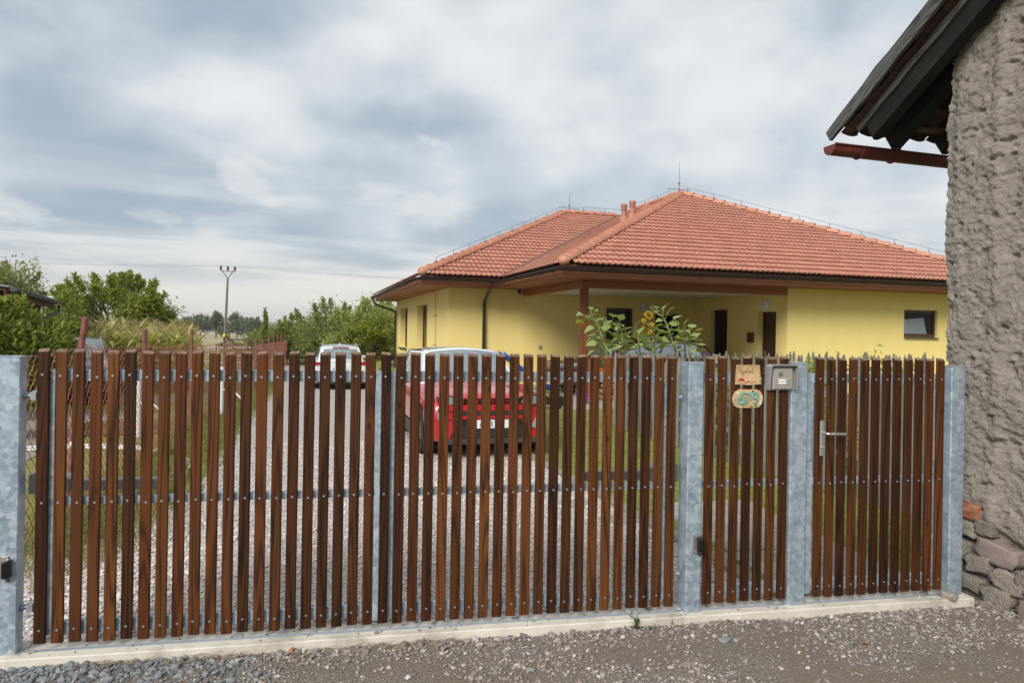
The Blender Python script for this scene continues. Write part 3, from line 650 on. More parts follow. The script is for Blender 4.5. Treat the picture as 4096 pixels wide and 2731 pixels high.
def slope(o, u, vdir, poly, budget):
    """o: eaves corner, u: along the eaves, vdir: plan direction up the slope; poly in (u, v) slope coordinates, anticlockwise"""
    o, u = Vector(o), Vector(u); cs = 1/math.sqrt(1+PT*PT); v = Vector((vdir[0]*cs, vdir[1]*cs, PT*cs)); nrm = u.cross(v)
    if nrm.z < 0: nrm = -nrm
    B = Matrix((u, v, nrm)).transposed().to_4x4(); B.translation = o
    pl = [Vector((a, b)) for a, b in poly]; ar = sum(pl[i].x*pl[(i+1)%len(pl)].y-pl[(i+1)%len(pl)].x*pl[i].y for i in range(len(pl)))
    if ar < 0: pl = pl[::-1]
    ed = [(pl[i], (pl[(i+1)%len(pl)]-pl[i]).normalized()) for i in range(len(pl))]
    inside = lambda p: min(d.x*(p.y-a.y)-d.y*(p.x-a.x) for a, d in ed)
    u0, u1 = min(p.x for p in pl), max(p.x for p in pl); v1 = max(p.y for p in pl); full, edge = [], []
    for j in range(int(v1/TE)+1):
        for i in range(int(math.floor(u0/TW))-1, int(u1/TW)+2):
            cr = [inside(Vector((i*TW+a*TW, j*TE+b*(TE+.045)))) for a in (0,1) for b in (0,1)]
            if min(cr) >= -.002: full.append((i, j))
            elif max(cr) > .01: edge.append((i, j))
    return dict(B=B, full=full, edge=edge, ed=ed)
cs_ = math.sqrt(1+PT*PT); SL = 7.05*cs_; W8 = 6.8*cs_
slopes = [slope((0,-.03,HZ-.012), (1,0,0), (0,1), [(0,0),(14.1,0),(7.05,SL)], 0),
          slope((-.03,0,HZ-.012), (0,1,0), (1,0), [(0,0),(4.7,0),(11.5,W8),(11.5,SL),(7.05,SL)], 0),
          slope((-2.4,4.67,HZ-.012), (1,0,0), (0,1), [(0,0),(2.4,0),(9.2,W8),(6.8,W8)], 0),
          slope((-2.43,4.7,HZ-.012), (0,1,0), (1,0), [(0,0),(13.6,0),(6.8,W8)], 0)]
Hinv = Matrix.Translation((HA[0], HA[1], 0)) @ Matrix.Rotation(HY, 4, 'Z')
camv = Vector((0,0,1.8)); cand = []
for k, sl_ in enumerate(slopes[:3]):
    for i, j in sl_['full']:
        c = sl_['B'] @ Vector(((i+.5)*TW, (j+.5)*TE, 0)); w = Hinv @ c; d = camv-w; nz = (Hinv.to_3x3() @ sl_['B'].to_3x3() @ Vector((0,0,1)))
        r = w.x/w.y
        if r > .60: continue                           # hidden behind the stone building
        cand.append((d.normalized().dot(nz)/d.length_squared, k, i, j))
cand.sort(reverse=True); single = {c[1:] for c in cand[:300]}
SV, SF = [], []; off = 0
for k, sl_ in enumerate(slopes):
    B = sl_['B']; bm = bmesh.new()
    for i, j in sl_['full']:
        jit = random.uniform(-.004, .004)
        if (k, i, j) in single: link('tile', tile_me, roof_o, M=B @ Matrix.Translation((i*TW, j*TE+jit, 0)))
        else:
            SV.append(np.array([(B @ Vector((x+i*TW, y+j*TE+jit, z)))[:] for x, y, z in TV])); SF.append(np.array(TF)+off); off += len(TV)
    for i, j in sl_['edge']:
        vv = [bm.verts.new((x+i*TW, y+j*TE, z)) for x, y, z in TV]
        for f in TF: bm.faces.new([vv[q] for q in f])
    for a, d in sl_['ed']:
        if abs(d.y) < .01 and a.y < .1: continue
        bmesh.ops.bisect_plane(bm, geom=bm.verts[:]+bm.edges[:]+bm.faces[:], plane_co=(a.x, a.y, 0), plane_no=(d.y, -d.x, 0), clear_outer=True)
    bm.transform(B); me = bpy.data.meshes.new('cut_tiles'); bm.to_mesh(me); bm.free(); me.materials.append(M['tile'])
    link('cut_tiles', me, roof_o, 'stuff')
fast_mesh('tile_field', np.concatenate(SV), np.concatenate(SF), M['tile'], roof_o, 'stuff')
# valley sheet
vl = MB(); vl.tube([(0, 4.7, HZ+.03), (6.8, 11.5, HZ+6.8*PT+.03)], .085, 6); vl.build('valley_gutter', M['gutter'], roof_o)
def ridge_me():
    n, Lr = 8, .40; r = MB(); rows = []
    for x, rr, lift in ((0, .162, .012), (.0, .12, .0), (.05, .160, .012), (Lr, .126, -.012)):
        rows.append([(x, rr*math.cos(math.pi*i/n), rr*math.sin(math.pi*i/n)*.85+lift) for i in range(n+1)])
    rows = [rows[1], rows[0], rows[2], rows[3]]
    r.add([v for q in rows for v in q], [(j*(n+1)+i, j*(n+1)+i+1, (j+1)*(n+1)+i+1, (j+1)*(n+1)+i) for j in range(3) for i in range(n)], 0, None, True)
    r.sm[:n] = [False]*n; return r.mesh('ridge_tile', M['ridge'])
RM = ridge_me()
def ridge(a, b, wire=True, rod=None, start=.1):
    a, b = Vector(a), Vector(b); d = (b-a).normalized(); L_ = (b-a).length; sd_ = Vector((-d.y, d.x, 0)).normalized(); up = d.cross(sd_)
    B = Matrix((d, sd_, up)).transposed().to_4x4(); k = start
    n = int((L_-start)/.37)
    for i in range(n):
        B.translation = a+d*(start+i*.37)+Vector((0,0,.035)); link('ridge_tile', RM, roof_o, M=B.copy())
    e = MB(); e.sphere(a+d*(start+.02)+Vector((0,0,.04)), (.145,.145,.12), 10, 6); e.build('ridge_end', M['ridge'], roof_o)
    if wire:
        w = MB(); hs = [a+d*t+Vector((0,0,.17)) for t in np.arange(.8, L_, .95)]
        for h in hs: w.cyl(h, h+Vector((0,0,.13)), .009, 5); w.box(h.x-.03, h.x+.03, h.y-.03, h.y+.03, h.z-.02, h.z+.005)
        w.tube([h+Vector((0,0,.13)) for h in hs]+[b+Vector((0,0,.30))], .0055, 4); w.build('lightning_wire', M['wire'], roof_o)
ridge((0,0,HZ+.02), AP, False); ridge((14.1,0,HZ+.02), AP); ridge((-2.4,4.7,HZ+.02), P2); ridge(P2, VJ, True, start=.05); ridge(AP, RE, True, start=.05)
def rod(p, h):
    p = Vector(p); w = MB(); w.tube([p, p+Vector((0,0,h*.45)), p+Vector((0,0,h))], [.013,.010,.004], 5); w.box(p.x-.03,p.x+.03,p.y-.03,p.y+.03,p.z+h*.28,p.z+h*.28+.05); w.box(p.x-.025,p.x+.025,p.y-.025,p.y+.025,p.z+h*.1,p.z+h*.1+.04)
    w.tube([p+Vector((-.4,0,.13)), p+Vector((.4,0,.13))], .008, 4)
    for q in (-.4,-.2,.2,.4): w.sphere(p+Vector((q,0,.13)), .025, 6, 4)
    w.build('lightning_rod', M['wire'], roof_o)
rod((7.05, 7.25, AP[2]+.10), 1.08); rod((4.6, 11.5, P2[2]+.10), .72)
for x, y in ((4.17, 5.61), (4.17, 5.02)):
    z = HZ+PT*x; v = MB(); v.tube([(x,y,z-.05),(x,y,z+.1),(x,y,z+.2),(x,y,z+.22)], [.17,.15,.105,.088], 14)
    v.cyl((x,y,z+.2), (x,y,z+.52), .085, 16)
    for q in range(3): v.tube([(x,y,z+.40+q*.06),(x,y,z+.412+q*.06),(x,y,z+.445+q*.06)], [.085,.108,.096], 16)
    v.tube([(x,y,z+.545),(x,y,z+.60)], [.104,.096], 16); v.build('vent_pipe', M['tile'], roof_o)
def vent_tile(x, y, z, ax):
    v = MB(); n = 6; rows = []
    for t, rr in ((0, .12), (.12, .09), (.3, .01)):
        for i in range(n+1):
            a = math.pi*i/n; c, s_ = rr*math.cos(a)*1.15, rr*math.sin(a)*1.05
            rows.append((x+c, y+t, z+PT*t+s_) if ax == 'y' else (x+t, y+c, z+PT*t+s_))
    v.add(rows, [(j*(n+1)+i, j*(n+1)+i+1, (j+1)*(n+1)+i+1, (j+1)*(n+1)+i) for j in range(2) for i in range(n)], 0, None, True); v.add(rows[:n+1], [tuple(range(n+1))])
    v.build('vent_tile', M['tile'], roof_o)
for x, y in ((7.1, 6.0), (5.74, 4.5), (8.2, 4.6)): vent_tile(x, y, HZ+PT*y+.06, 'y')
for x, y in ((4.39, 10.6), (3.0, 9.2)): vent_tile(x, y, HZ+PT*(y-4.7)+.06, 'y')
for x, y in ((5.3, 6.2), (5.6, 7.3), (6.2, 8.2), (4.9, 5.5)): vent_tile(x, y, HZ+PT*x+.06, 'x')
# terrace
tr = MB().box(.0, 6.7, -.28, 5.7, -.4, .185); tr_o = tr.build('terrace', M['paver'], None, 'structure'); tr_o.matrix_basis = Hinv
pv = MB().box(0, .295, 0, .195, 0, .02).mesh('paver', M['paver'])
for j in range(3):
    for i in range(22): link('paver', pv, tr_o, M=Matrix.Translation((.01+i*.302-(j%2)*.0, -.27+j*.202, .184+random.uniform(0,.003))))
# ---------------------------------------------------------------- old stone building on the right
BY = R(15.5); BE, BN = np.array([math.cos(BY), math.sin(BY)]), np.array([-math.sin(BY), math.cos(BY)])
BO = np.array([3.27, 5.36])                           # far corner of the gable wall; local x along the eaves, y into the picture
barn = thing('stone_building', 'old rough plastered stone building with weathered timber eaves and red gutter', 'building', (BO[0], BO[1], 0), BY)
def plaster_wall():
    """gable wall facing local -x, from the far corner (y=0) towards the street (y=-2.4), rounded at the far corner, flaring at the foot"""
    ny, nz = 230, 560; T = np.concatenate([np.linspace(-.45, 1.15, ny-12), np.linspace(1.25, 2.4, 12)]); Z = np.linspace(0, 1, nz); TT, ZZ = np.meshgrid(T, Z)
    ZZ = -.1+ZZ*(3.98+.64*np.maximum(TT, 0)+.1-np.maximum(-TT, 0)*.7)
    t = np.maximum(TT, 0); back = np.maximum(-TT, 0)   # t: along the gable; back: round the corner along the rear wall
    rc = .10; x = np.where(TT < 0, back, 0.); y = -t
    cornr = np.exp(-(TT/rc)**2); x = x+cornr*.035; y = y-cornr*.03
    U, Vv = TT*.58+.06*fbm(TT*6, ZZ*6, 3, 77), ZZ+.08*fbm(TT*5, ZZ*5, 3, 78)
    h = .050*fbm(U*1.9, Vv*1.5, 3, 21)+.055*fbm(U*6, Vv*5, 5, 2)+.030*(np.abs(fbm(U*14, Vv*11, 4, 5))-.1)+.034*fbm(U*34, Vv*30, 3, 7)+.020*fbm(U*80, Vv*75, 2, 8)
    pit = fbm(U*20+3, Vv*17, 3, 11); h -= .22*np.clip(pit-.12, 0, .16); h -= .10*np.clip(fbm(U*52, Vv*45, 2, 15)-.12, 0, .2); h += .05*np.clip(fbm(U*30+9, Vv*26, 3, 19)-.10, 0, .2)
    h += .022*np.exp(-((TT-.47)/.06)**2)               # vertical bulge of the plaster
    flare = np.clip(1.25-ZZ, 0, 1.3); h += .05*flare+.10*np.clip(.55-ZZ, 0, .6)*(TT < .5)
    gone = sst(.68-.36*TT+.15*fbm(U*4, Vv*4, 3, 31)-ZZ, -.02, .05)*(TT > -.3); h -= .055*gone  # plaster fallen off the foot
    nx = np.where(TT < -rc, 0., -1.); ny_ = np.where(TT < -rc, 1., 0.)
    k = sst(-TT, -.05, rc*1.5); nx, ny_ = -(1-k), k; q = np.hypot(nx, ny_); nx, ny_ = nx/q, ny_/q
    V = np.column_stack([(x+nx*h).ravel(), (y+ny_*h).ravel(), ZZ.ravel()])
    i = (np.arange(nz-1)[:,None]*ny+np.arange(ny-1)[None]).ravel(); F = np.stack([i, i+ny, i+ny+1, i+1], 1)
    return fast_mesh('plaster_wall', V, F, M['plaster'], barn, smooth=True)
plaster_wall()
bk = MB().box(.14, 5.5, -2.4, -.16, -.1, 3.25); bk.prism([(-2.4, 3.25), (-.16, 3.25), (-2.4, 4.6)], .15, 5.5, 0, None, 'x'); bk.build('masonry', M['plaster'], barn)
# exposed rubble at the foot: single stones and bricks
def rock(sx, sy, sz, seed, box=.55):
    g_ = np.random.default_rng(seed); bm = bmesh.new(); bmesh.ops.create_cube(bm, size=1); bmesh.ops.subdivide_edges(bm, edges=bm.edges[:], cuts=6, use_grid_fill=True)
    for v in bm.verts:
        s_ = v.co.normalized()*.62; v.co = v.co.lerp(s_, 1-box); q_ = np.array([v.co.x*2.2+seed, v.co.y*2.2+v.co.z*1.7]); v.co += v.co.normalized()*.32*float(fbm(q_[:1], q_[1:], 3, seed)[0])+Vector(g_.normal(0, .020, 3)); v.co = Vector((v.co.x*sx, v.co.y*sy, v.co.z*sz))
    bmesh.ops.recalc_face_normals(bm, faces=bm.faces); me = bpy.data.meshes.new('stone'); bm.to_mesh(me); bm.free(); me.polygons.foreach_set('use_smooth', [True]*len(me.polygons)); return me
for i, (t, z, w, h, mk) in enumerate(((.14, .555, .27, .125, 'brick'), (.30, .47, .16, .12, 'stone'), (.13, .435, .24, .12, 'stone'), (.42, .33, .30, .14, 'pstone'), (.10, .29, .20, .13, 'stone'), (.29, .22, .22, .13, 'stone'), (.52, .17, .24, .15, 'stone'), (.05, .16, .18, .12, 'stone'), (.25, .08, .20, .11, 'stone'), (.45, .05, .22, .12, 'stone'), (.02, .68, .14, .10, 'stone'), (.04, .42, .10, .08, 'stone'), (.72, .22, .30, .16, 'stone'), (.74, .05, .26, .14, 'pstone'), (.03, .03, .16, .09, 'stone'), (-.1, .2, .2, .16, 'stone'), (-.1, .05, .2, .12, 'stone'))):
    me = rock(.16, w*.92, h*.92, 50+i, .9 if mk == 'brick' else .84); me.materials.append(M[mk])
    off = -.02-.05*(1.25-z)-.10*max(0, .55-z)
    link('brick' if mk == 'brick' else 'stone', me, barn, M=Matrix.Translation((off+.066, -t-.15, z)) @ Matrix.Rotation(random.uniform(-.12,.12), 4, 'X'))
# roof overhang: rises towards the street
RP = R(32.6); ev = .764; ZE = 3.544                      # pitch, overhang beyond the rear wall, height of tile edge
def RX(x, q, h=0): return Vector((x, ev-q*math.cos(RP)+h*math.sin(RP), ZE+q*math.sin(RP)+h*math.cos(RP)))   # q: up the slope, h: above it
RB = Matrix((Vector((1,0,0)), Vector((0,-math.cos(RP),math.sin(RP))), Vector((0,math.sin(RP),math.cos(RP))))).transposed().to_4x4(); RB.translation = Vector((0,ev,ZE))
XL = -.284                                              # verge
def tile2():
    m = MB(); n = 8; rows = []
    for v, dh in ((0, 0), (0, .016), (.36, .0)):
        for i in range(n+1): rows.append((.175*i/n, v, dh-.028*math.sin(math.pi*i/n)+.0))
    m.add(rows, [(j*(n+1)+i, j*(n+1)+i+1, (j+1)*(n+1)+i+1, (j+1)*(n+1)+i) for j in range(2) for i in range(n)], 0, None, True); return m.mesh('roof_tile', M['oldtile'])
bt = tile2(); rt = bpy.data.objects.new('roof', None); C.objects.link(rt); rt.parent = barn
for j in range(13):
    for i in range(9):
        link('tile', bt, rt, M=RB @ Matrix.Translation((XL+.07+i*.18, -.03+j*.30+random.uniform(-.012,.012), .055+random.uniform(-.004,.006))) @ Matrix.Rotation(R(-2.6), 4, 'X') @ Matrix.Rotation(random.uniform(-.02,.02), 4, 'Z'))
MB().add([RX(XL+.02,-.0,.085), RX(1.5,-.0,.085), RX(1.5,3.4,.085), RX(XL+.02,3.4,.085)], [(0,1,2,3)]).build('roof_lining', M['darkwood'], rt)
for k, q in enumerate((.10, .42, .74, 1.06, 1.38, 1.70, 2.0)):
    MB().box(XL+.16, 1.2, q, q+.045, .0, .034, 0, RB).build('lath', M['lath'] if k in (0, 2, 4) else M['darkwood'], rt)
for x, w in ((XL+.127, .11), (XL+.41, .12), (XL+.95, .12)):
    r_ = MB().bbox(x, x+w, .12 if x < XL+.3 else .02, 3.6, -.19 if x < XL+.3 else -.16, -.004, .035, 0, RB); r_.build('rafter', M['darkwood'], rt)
def board(x0, x1, q0, q1, h0, h1, mat, name, seed):
    """sawn board, a little waney"""
    g_ = np.random.default_rng(seed); m = MB(); n = 22; rows = []
    for i in range(n+1):
        q = q0+(q1-q0)*i/n; e0, e1 = g_.normal(0, .004, 2)
        rows += [(x0, q, h0+e0), (x1, q, h0+e0), (x1, q, h1+e1), (x0, q, h1+e1)]
    fs_ = [(i*4+a, i*4+(a+1)%4, i*4+4+(a+1)%4, i*4+4+a) for i in range(n) for a in range(4)]+[(3,2,1,0), tuple(n*4+a for a in range(4))]
    m.add([(v[0], 0, 0) if False else v for v in rows], fs_); me = m.mesh(name, mat)
    me.transform(Matrix.Rotation(R(-90), 4, 'X'))      # grain of the material runs along local z
    return link(name, me, rt, M=RB @ Matrix.Rotation(R(90), 4, 'X'))
board(XL-.03, XL+.0, -.10, 3.6, .005, .118, M['oldwood'], 'bargeboard', 3)
board(XL+.10, XL+.125, .08, 3.6, -.055, .004, M['oldwood'], 'verge_board', 5)
gt = gutter([(XL-.05, ev+.07, ZE-.105), (1.2, ev+.07, ZE-.12)], par=barn, r=.072, mat='redgutter', brackets=99)
br = MB(); br.tube([(XL+.62+0*a, ev+.075+.08*math.cos(a), ZE-.105-.08*math.sin(a)) for a in [math.pi*j/10 for j in range(11)]], .011, 6)
br.tube([(XL+.62, ev+.0, ZE-.10), (XL+.625, ev-.02, ZE-.04), (XL+.63, ev-.06, ZE+.02)], .014, 6); br.build('gutter_bracket', M['redgutter'], barn)
# rubble along the foot of the wall
g = np.random.default_rng(31); n = 240; t = g.uniform(-.1, 1.5, n); o_ = np.abs(g.normal(0, .13, n))+.08
XY = BO-t[:,None]*BN-o_[:,None]*BE; k = inview(np.column_stack([XY, XY[:,:1]]), .05) & (((XY-G0)@GN) < -.02) & (((XY-G0)@GD) > 5.76)
stones('wall_rubble', np.column_stack([XY[k], np.full(k.sum(), -.016)]), np.exp(g.normal(-3.95, .5, k.sum()))*(.55+.45*(o_[k] < .2)), stonemat('rubble_mix', [(.20,.175,.15), (.29,.255,.215), (.17,.14,.125), (.34,.31,.27), (.22,.185,.16)]), seed=2)

# ---------------------------------------------------------------- gate line
kb = MB().bbox(-1.2, 5.80, -.062, .142, -.2, .034, .006); kb_o = kb.build('concrete_kerb', M['concrete'], None, 'structure'); kb_o.location = (*G0, 0); kb_o.rotation_euler.z = GY
MB().box(-.075, 5.62, .012, .034, .034, .039).build('steel_strip', M['zinc'], kb_o)
def at_gate(name, label, cat, s=0., d=0., z=0., group=None): return thing(name, label, cat, (*gw(s, d), z), GY, group)
SLH, SLW, SLT = 1.583, .0585, .020
def slat_mesh(seed, h=SLH):
    m = MB().bbox(-SLW/2, SLW/2, 0, SLT, 0, h, .0035, 0, None, 1); me = m.mesh('slat', [M['slat'], M['endgrain']])
    for v in me.vertices:                              # the tops are cut a little off square
        if v.co.z > h-.01: v.co.z += .003*math.sin(seed*2.1)*v.co.x/SLW*2-.021*(1-v.co.y/SLT)
    return me
SLM = [slat_mesh(i) for i in range(6)]
SCM = MB().cyl((0,-.0022,0), (0,.004,0), .0062, 10).mesh('screw', M['zinc'])
def slats(par, s0, ss, gone=()):
    for i, s in enumerate(ss):
        o = link('slat', SLM[(i*5+int(s*100)) % 6], par, M=Matrix.Translation((s-s0, 0, .079+random.uniform(-.004,.004))) @ Matrix.Rotation(random.uniform(-.0014,.0014), 4, 'Y') @ Matrix.Rotation(random.uniform(-.012,.012), 4, 'Z'))
        for z in (1.516, .832, .152):
            if (i, z) not in gone: link('screw', SCM, o, M=Matrix.Translation((random.uniform(-.004,.004), 0, z-.079+random.uniform(-.004,.004))))
def rails(par, s0, a, b, ext=True):
    for z0, z1 in ((1.488, 1.550), (.817, .859), (.118, .188)):
        MB().bbox(a-s0, b-s0, SLT+.002, SLT+.036, z0, z1, .003).build('rail', M['galv'], par)
def hinge(par, x, z, sgn):
    h = MB(); h.cyl((x, .05, z), (x+sgn*.042, .05, z), .012, 10); h.cyl((x+sgn*.0, .05, z), (x+sgn*.008, .05, z), .02, 10); h.box(x+sgn*.042-.014, x+sgn*.042+.014, .030, .034, z-.022, z+.022)
    h.box(x+sgn*.050-.017, x+sgn*.050+.017, .042, .078, z-.028, z-.021); h.box(x+sgn*.050-.017, x+sgn*.050+.017, .042, .078, z+.021, z+.028)
    h.cyl((x+sgn*.050, .055, z-.030), (x+sgn*.050, .055, z+.031), .0085, 10); h.box(x+sgn*.064-.004, x+sgn*.064+.006, .04, .08, z-.028, z+.028)
    h.build('hinge', M['zinc'], par)
L1 = [.018+i*.0859 for i in range(21)]; L2 = [1.824+i*.0847 for i in range(22)]
lf1 = at_gate('gate_leaf', 'left leaf of the brown slatted driveway gate, hung on the wide steel post', 'gate', group='leaves of the driveway gate')
slats(lf1, 0, L1); rails(lf1, 0, .046, 1.766)
MB().bbox(.040, .072, SLT+.002, SLT+.036, .119, 1.487, .003).build('stile', M['galv'], lf1)
MB().bbox(1.766, 1.800, SLT-.02, SLT+.036, .10, 1.551, .003).build('stile', M['galv'], lf1)
hinge(lf1, -.085, 1.405, 1); hinge(lf1, -.085, .266, 1)
lf2 = at_gate('gate_leaf', 'right leaf of the brown slatted driveway gate, hung on the post with the black sensor', 'gate', 1.8, group='leaves of the driveway gate')
slats(lf2, 1.8, L2); rails(lf2, 1.8, 1.880, 3.556)
MB().bbox(.046, .080, SLT+.002, SLT+.036, .10, 1.551, .003).build('stile', M['galv'], lf2)
MB().bbox(1.758, 1.786, SLT+.002, SLT+.036, .119, 1.487, .003).build('stile', M['galv'], lf2)
hinge(lf2, 1.885, 1.391, -1); hinge(lf2, 1.885, .263, -1)
pn = at_gate('fence_panel', 'narrow fixed panel of seven brown slats carrying the clay plaques', 'fence', 3.8)
slats(pn, 3.8, [3.863+i*.0868 for i in range(7)]); rails(pn, 3.8, 3.812, 4.412)
wk = at_gate('garden_gate', 'brown slatted pedestrian gate with a steel lever handle', 'gate', 4.6)
W_S = [4.643+i*.0836 for i in range(12)]
slats(wk, 4.6, W_S); rails(wk, 4.6, 4.612, 5.525)
MB().bbox(-.042, -.001, SLT+.002, SLT+.040, .098, 1.552, .003).build('stile', M['galv'], wk)
MB().bbox(-.001, .012, SLT+.002, SLT+.040, .098, 1.552, .003).bbox(-.056, -.043, SLT+.02, SLT+.060, .098, 1.552, .003).build('stop_flange', M['galv'], wk)
MB().bbox(.925, .955, SLT+.002, SLT+.040, .100, 1.552, .003).build('stile', M['galv'], wk)
MB().bbox(-.062, -.004, SLT-.006, SLT+.001, .975, 1.315, .003).build('lock_case', M['galv'], wk)
hp = MB().bbox(.040, .073, -.012, -.0005, 1.012, 1.244, .006).build('handle_plate', M['steel'], wk)
MB().cyl((.056,-.012,1.067), (.056,-.026,1.067), .009, 12).box(.052,.060,-.013,-.0125,1.035,1.06).build('lock_cylinder', M['zinc'], hp)
lv = MB(); lv.bbox(.047, .068, -.018, -.012, 1.150, 1.176, .003); lv.tube(curve_pts([(.058,-.014,1.163), (.060,-.045,1.163), (.075,-.058,1.162), (.10,-.060,1.162)], 5), .0085, 10); lv.tube([(.095,-.060,1.162), (.192,-.060,1.160)], .0105, 12); lv.build('lever', M['steel'], hp)
hg = MB(); hg.cyl((.985,.05,1.36), (1.014,.05,1.36), .010, 8); hg.cyl((.992,.05,1.36),(1.002,.05,1.36),.02,6); hg.build('hinge', M['zinc'], wk)
hg = MB(); hg.cyl((.985,.05,.25), (1.014,.05,.25), .010, 8); hg.cyl((.992,.05,.25),(1.002,.05,.25),.02,6); hg.build('hinge', M['zinc'], wk)
def post(label, s0, s1, d0, d1, h, cap=True, skew=0):
    o = at_gate('steel_post', label, 'post', (s0+s1)/2, (d0+d1)/2, 0, 'galvanised gate posts'); a, b = (s1-s0)/2, (d1-d0)/2
    m = MB().bbox(-a, a, -b, b, .02, h, .006).build('shaft', M['galv'], o); m.rotation_euler.z = skew
    c = MB().box(-a-.001, a+.001, -b-.001, b+.001, h-.001, h+.006).build('cap', M['galv'], o); c.rotation_euler.z = skew
    if skew == 0: MB().box(-a-.012, a+.012, -b-.012, b+.012, .0, .037).build('mortar_foot', M['concrete'], o)
    return o
post('wide galvanised gate post at the left end, with a sensor bracket', -.245, -.088, -.005, .072, 1.615)
post('galvanised post between the right gate leaf and the narrow slatted panel', 3.705, 3.808, -.02, .11, 1.612)
post('galvanised post beneath the intercom, beside the garden gate', 4.425, 4.545, -.01, .11, 1.616)
post('galvanised post standing against the stone building', 5.645, 5.755, .0, .11, 1.602)
def sensor(label, s, z, side, d):
    o = at_gate('gate_sensor', label, 'sensor', s, d, z, 'black photocells on the gate posts')
    MB().bbox(-.048, -.002, -.004, -.0005, -.058, .062, .004).build('bracket', M['steel'], o)
    for q in (-.04, .045): MB().cyl((-.028,-.004,q), (-.028,-.007,q), .005, 8).build('bolt', M['zinc'], o)
    m = MB(); m.add([(-.018+x*.9, y, z_) for x, y, z_ in [(-.006,-.004,-.05),(.036,-.004,-.05),(.036,-.004,.05),(-.006,-.004,.05),(-.002,-.05,-.045),(.034,-.042,-.048),(.034,-.042,.046),(-.002,-.05,.040)]], [(3,2,1,0),(4,5,6,7),(0,1,5,4),(1,2,6,5),(2,3,7,6),(3,0,4,7)]); b = m.build('housing', M['blackgloss'], o)
    bv = b.modifiers.new('b', 'BEVEL'); bv.width = .008; bv.segments = 3
    MB().tube([(-.018,-.003,-.056), (-.006,-.014,-.068), (.006,-.012,-.063)], .006, 6).build('cable', M['black'], o)
sensor('black photocell on the post between the gate and the narrow panel', 3.797, .472, 1, -.022)
sensor('black photocell on the wide left gate post, cut by the picture edge', -.125, .500, 1, -.007)
# gate openers: motor arms behind the leaves
def opener(label, s, z, sg, L_):
    o = at_gate('gate_opener', label, 'gate motor', s, .17, z, 'grey swing gate motors')
    a = MB(); a.prism([(0,-.055),(0,.05),(.03,.062),(.13,.060),(.19,.035),(.21,.028),(.21,-.05)], -.05, .05); b = a.build('motor_head', M['greyplast'], o)
    t = MB().bbox(.21, L_-.03, -.034, .034, -.044, .014, .006); t.prism([(L_-.03,-.043),(L_-.03,.013),(L_-.012,.01),(L_,-.01),(L_-.008,-.035)], -.036, .036); t2 = t.build('arm', M['greyplast'], o)
    for q in (b, t2):
        if sg < 0: q.scale.x = -1
        bv = q.modifiers.new('b', 'BEVEL'); bv.width = .007; bv.segments = 2; bv.limit_method = 'ANGLE'
    MB().box(sg*(L_-.12), sg*(L_-.07), -.10, -.035, -.075, -.048).build('bracket', M['zinc'], o)
opener('grey gate motor arm behind the left leaf, by the wide post', -.10, .912, 1, .69)
opener('grey gate motor arm behind the right leaf, over the lawn', 3.712, .895, -1, .66)
cbl = MB(); cbl.tube(curve_pts([(3.69,.13,.86), (3.672,.14,.7), (3.668,.14,.55), (3.70,.12,.46)], 6), .006, 6)
co = tag(cbl.build('motor_cable', M['greymetal']), 'pale cable looping down behind the post from the right gate motor', 'cable'); co.location = (*G0, 0); co.rotation_euler.z = GY
# ---- clay name plate
np_ = at_gate('name_plate', 'beige clay name plate with handwriting and a small red roofed house', 'plaque', 4.114, -.004, 1.54)
b = MB(); b.prism([(-.080,.066),(-.03,.0635),(.03,.066),(.082,.064),(.088,0),(.095,-.060),(.05,-.062),(.0,-.066),(-.045,-.062),(-.088,-.062),(-.086,-.01)], -.012, -.001); pb = b.build('plate', M['clay'], np_)
bv = pb.modifiers.new('b', 'BEVEL'); bv.width = .003; bv.segments = 2
k = MB(); F_ = -.0128
def stroke(mb, pts, r=.0011): mb.tube([(x, F_, z) for x, z in pts], r, 5)
sc = .0105
glyph = {'H': [[(.1,3),(.3,3.5),(.6,3.2),(.3,1.5),(0,0)], [(.2,1.5),(.8,1.7),(1.3,2)], [(1.9,3.5),(1.5,2),(1.2,.2),(1.5,0),(1.8,.3)]],
         'y': [[(0,1.5),(.1,.4),(.4,.1),(.8,.6),(1.1,1.5)], [(1.1,1.5),(.9,0),(.6,-1.3),(.2,-1.6),(.1,-1.1),(.8,-.3),(1.4,.3)]],
         'n': [[(0,1.4),(.1,0)], [(.05,.8),(.4,1.4),(.7,1.2),(.75,.2),(1.1,.1)]],
         'k': [[(.1,0),(.4,2),(.7,3.2),(.5,3.4),(.25,2),(.1,0)], [(.9,1.5),(.3,.8),(.7,.5),(1.1,0)]],
         'o': [[(.5,1.4),(.1,.8),(.3,.1),(.7,.2),(.8,.9),(.5,1.4),(1.1,1.3)]],
         'v': [[(0,1.4),(.3,.1),(.8,1.4),(1.1,1.3)]], 'i': [[(0,1.4),(.1,.2),(.4,.1),(.8,.6)], [(.2,2.5),(.05,2.8),(.2,2.9),(.3,2.6),(.45,2.9),(.6,2.8),(.2,2.3)]]}
cx = -.066
for ch, wd in zip('Hynkovi', (2.1, 1.6, 1.35, 1.3, 1.2, 1.15, 1)):
    for st in glyph[ch]: stroke(k, [(cx+x*sc*.98, .012+z*sc*.98) for x, z in st])
    cx += wd*sc
for i in range(20): stroke(k, [(-.062+i*.0065, .062), (-.062+i*.0065+random.uniform(-.002,.002), .053)], .0008)
for sg in (-1, 1):
    for i in range(13): stroke(k, [(sg*(.081+i*.0006), .05-i*.0078), (sg*(.073+i*.0006), .052-i*.0078)], .0008)
k.build('lettering', M['ink'], np_)
h = MB(); h.prism([(-.071,-.052),(-.028,-.054),(-.030,-.034),(-.068,-.034)], -.016, -.011); h.build('relief_house', M['clay'], np_)
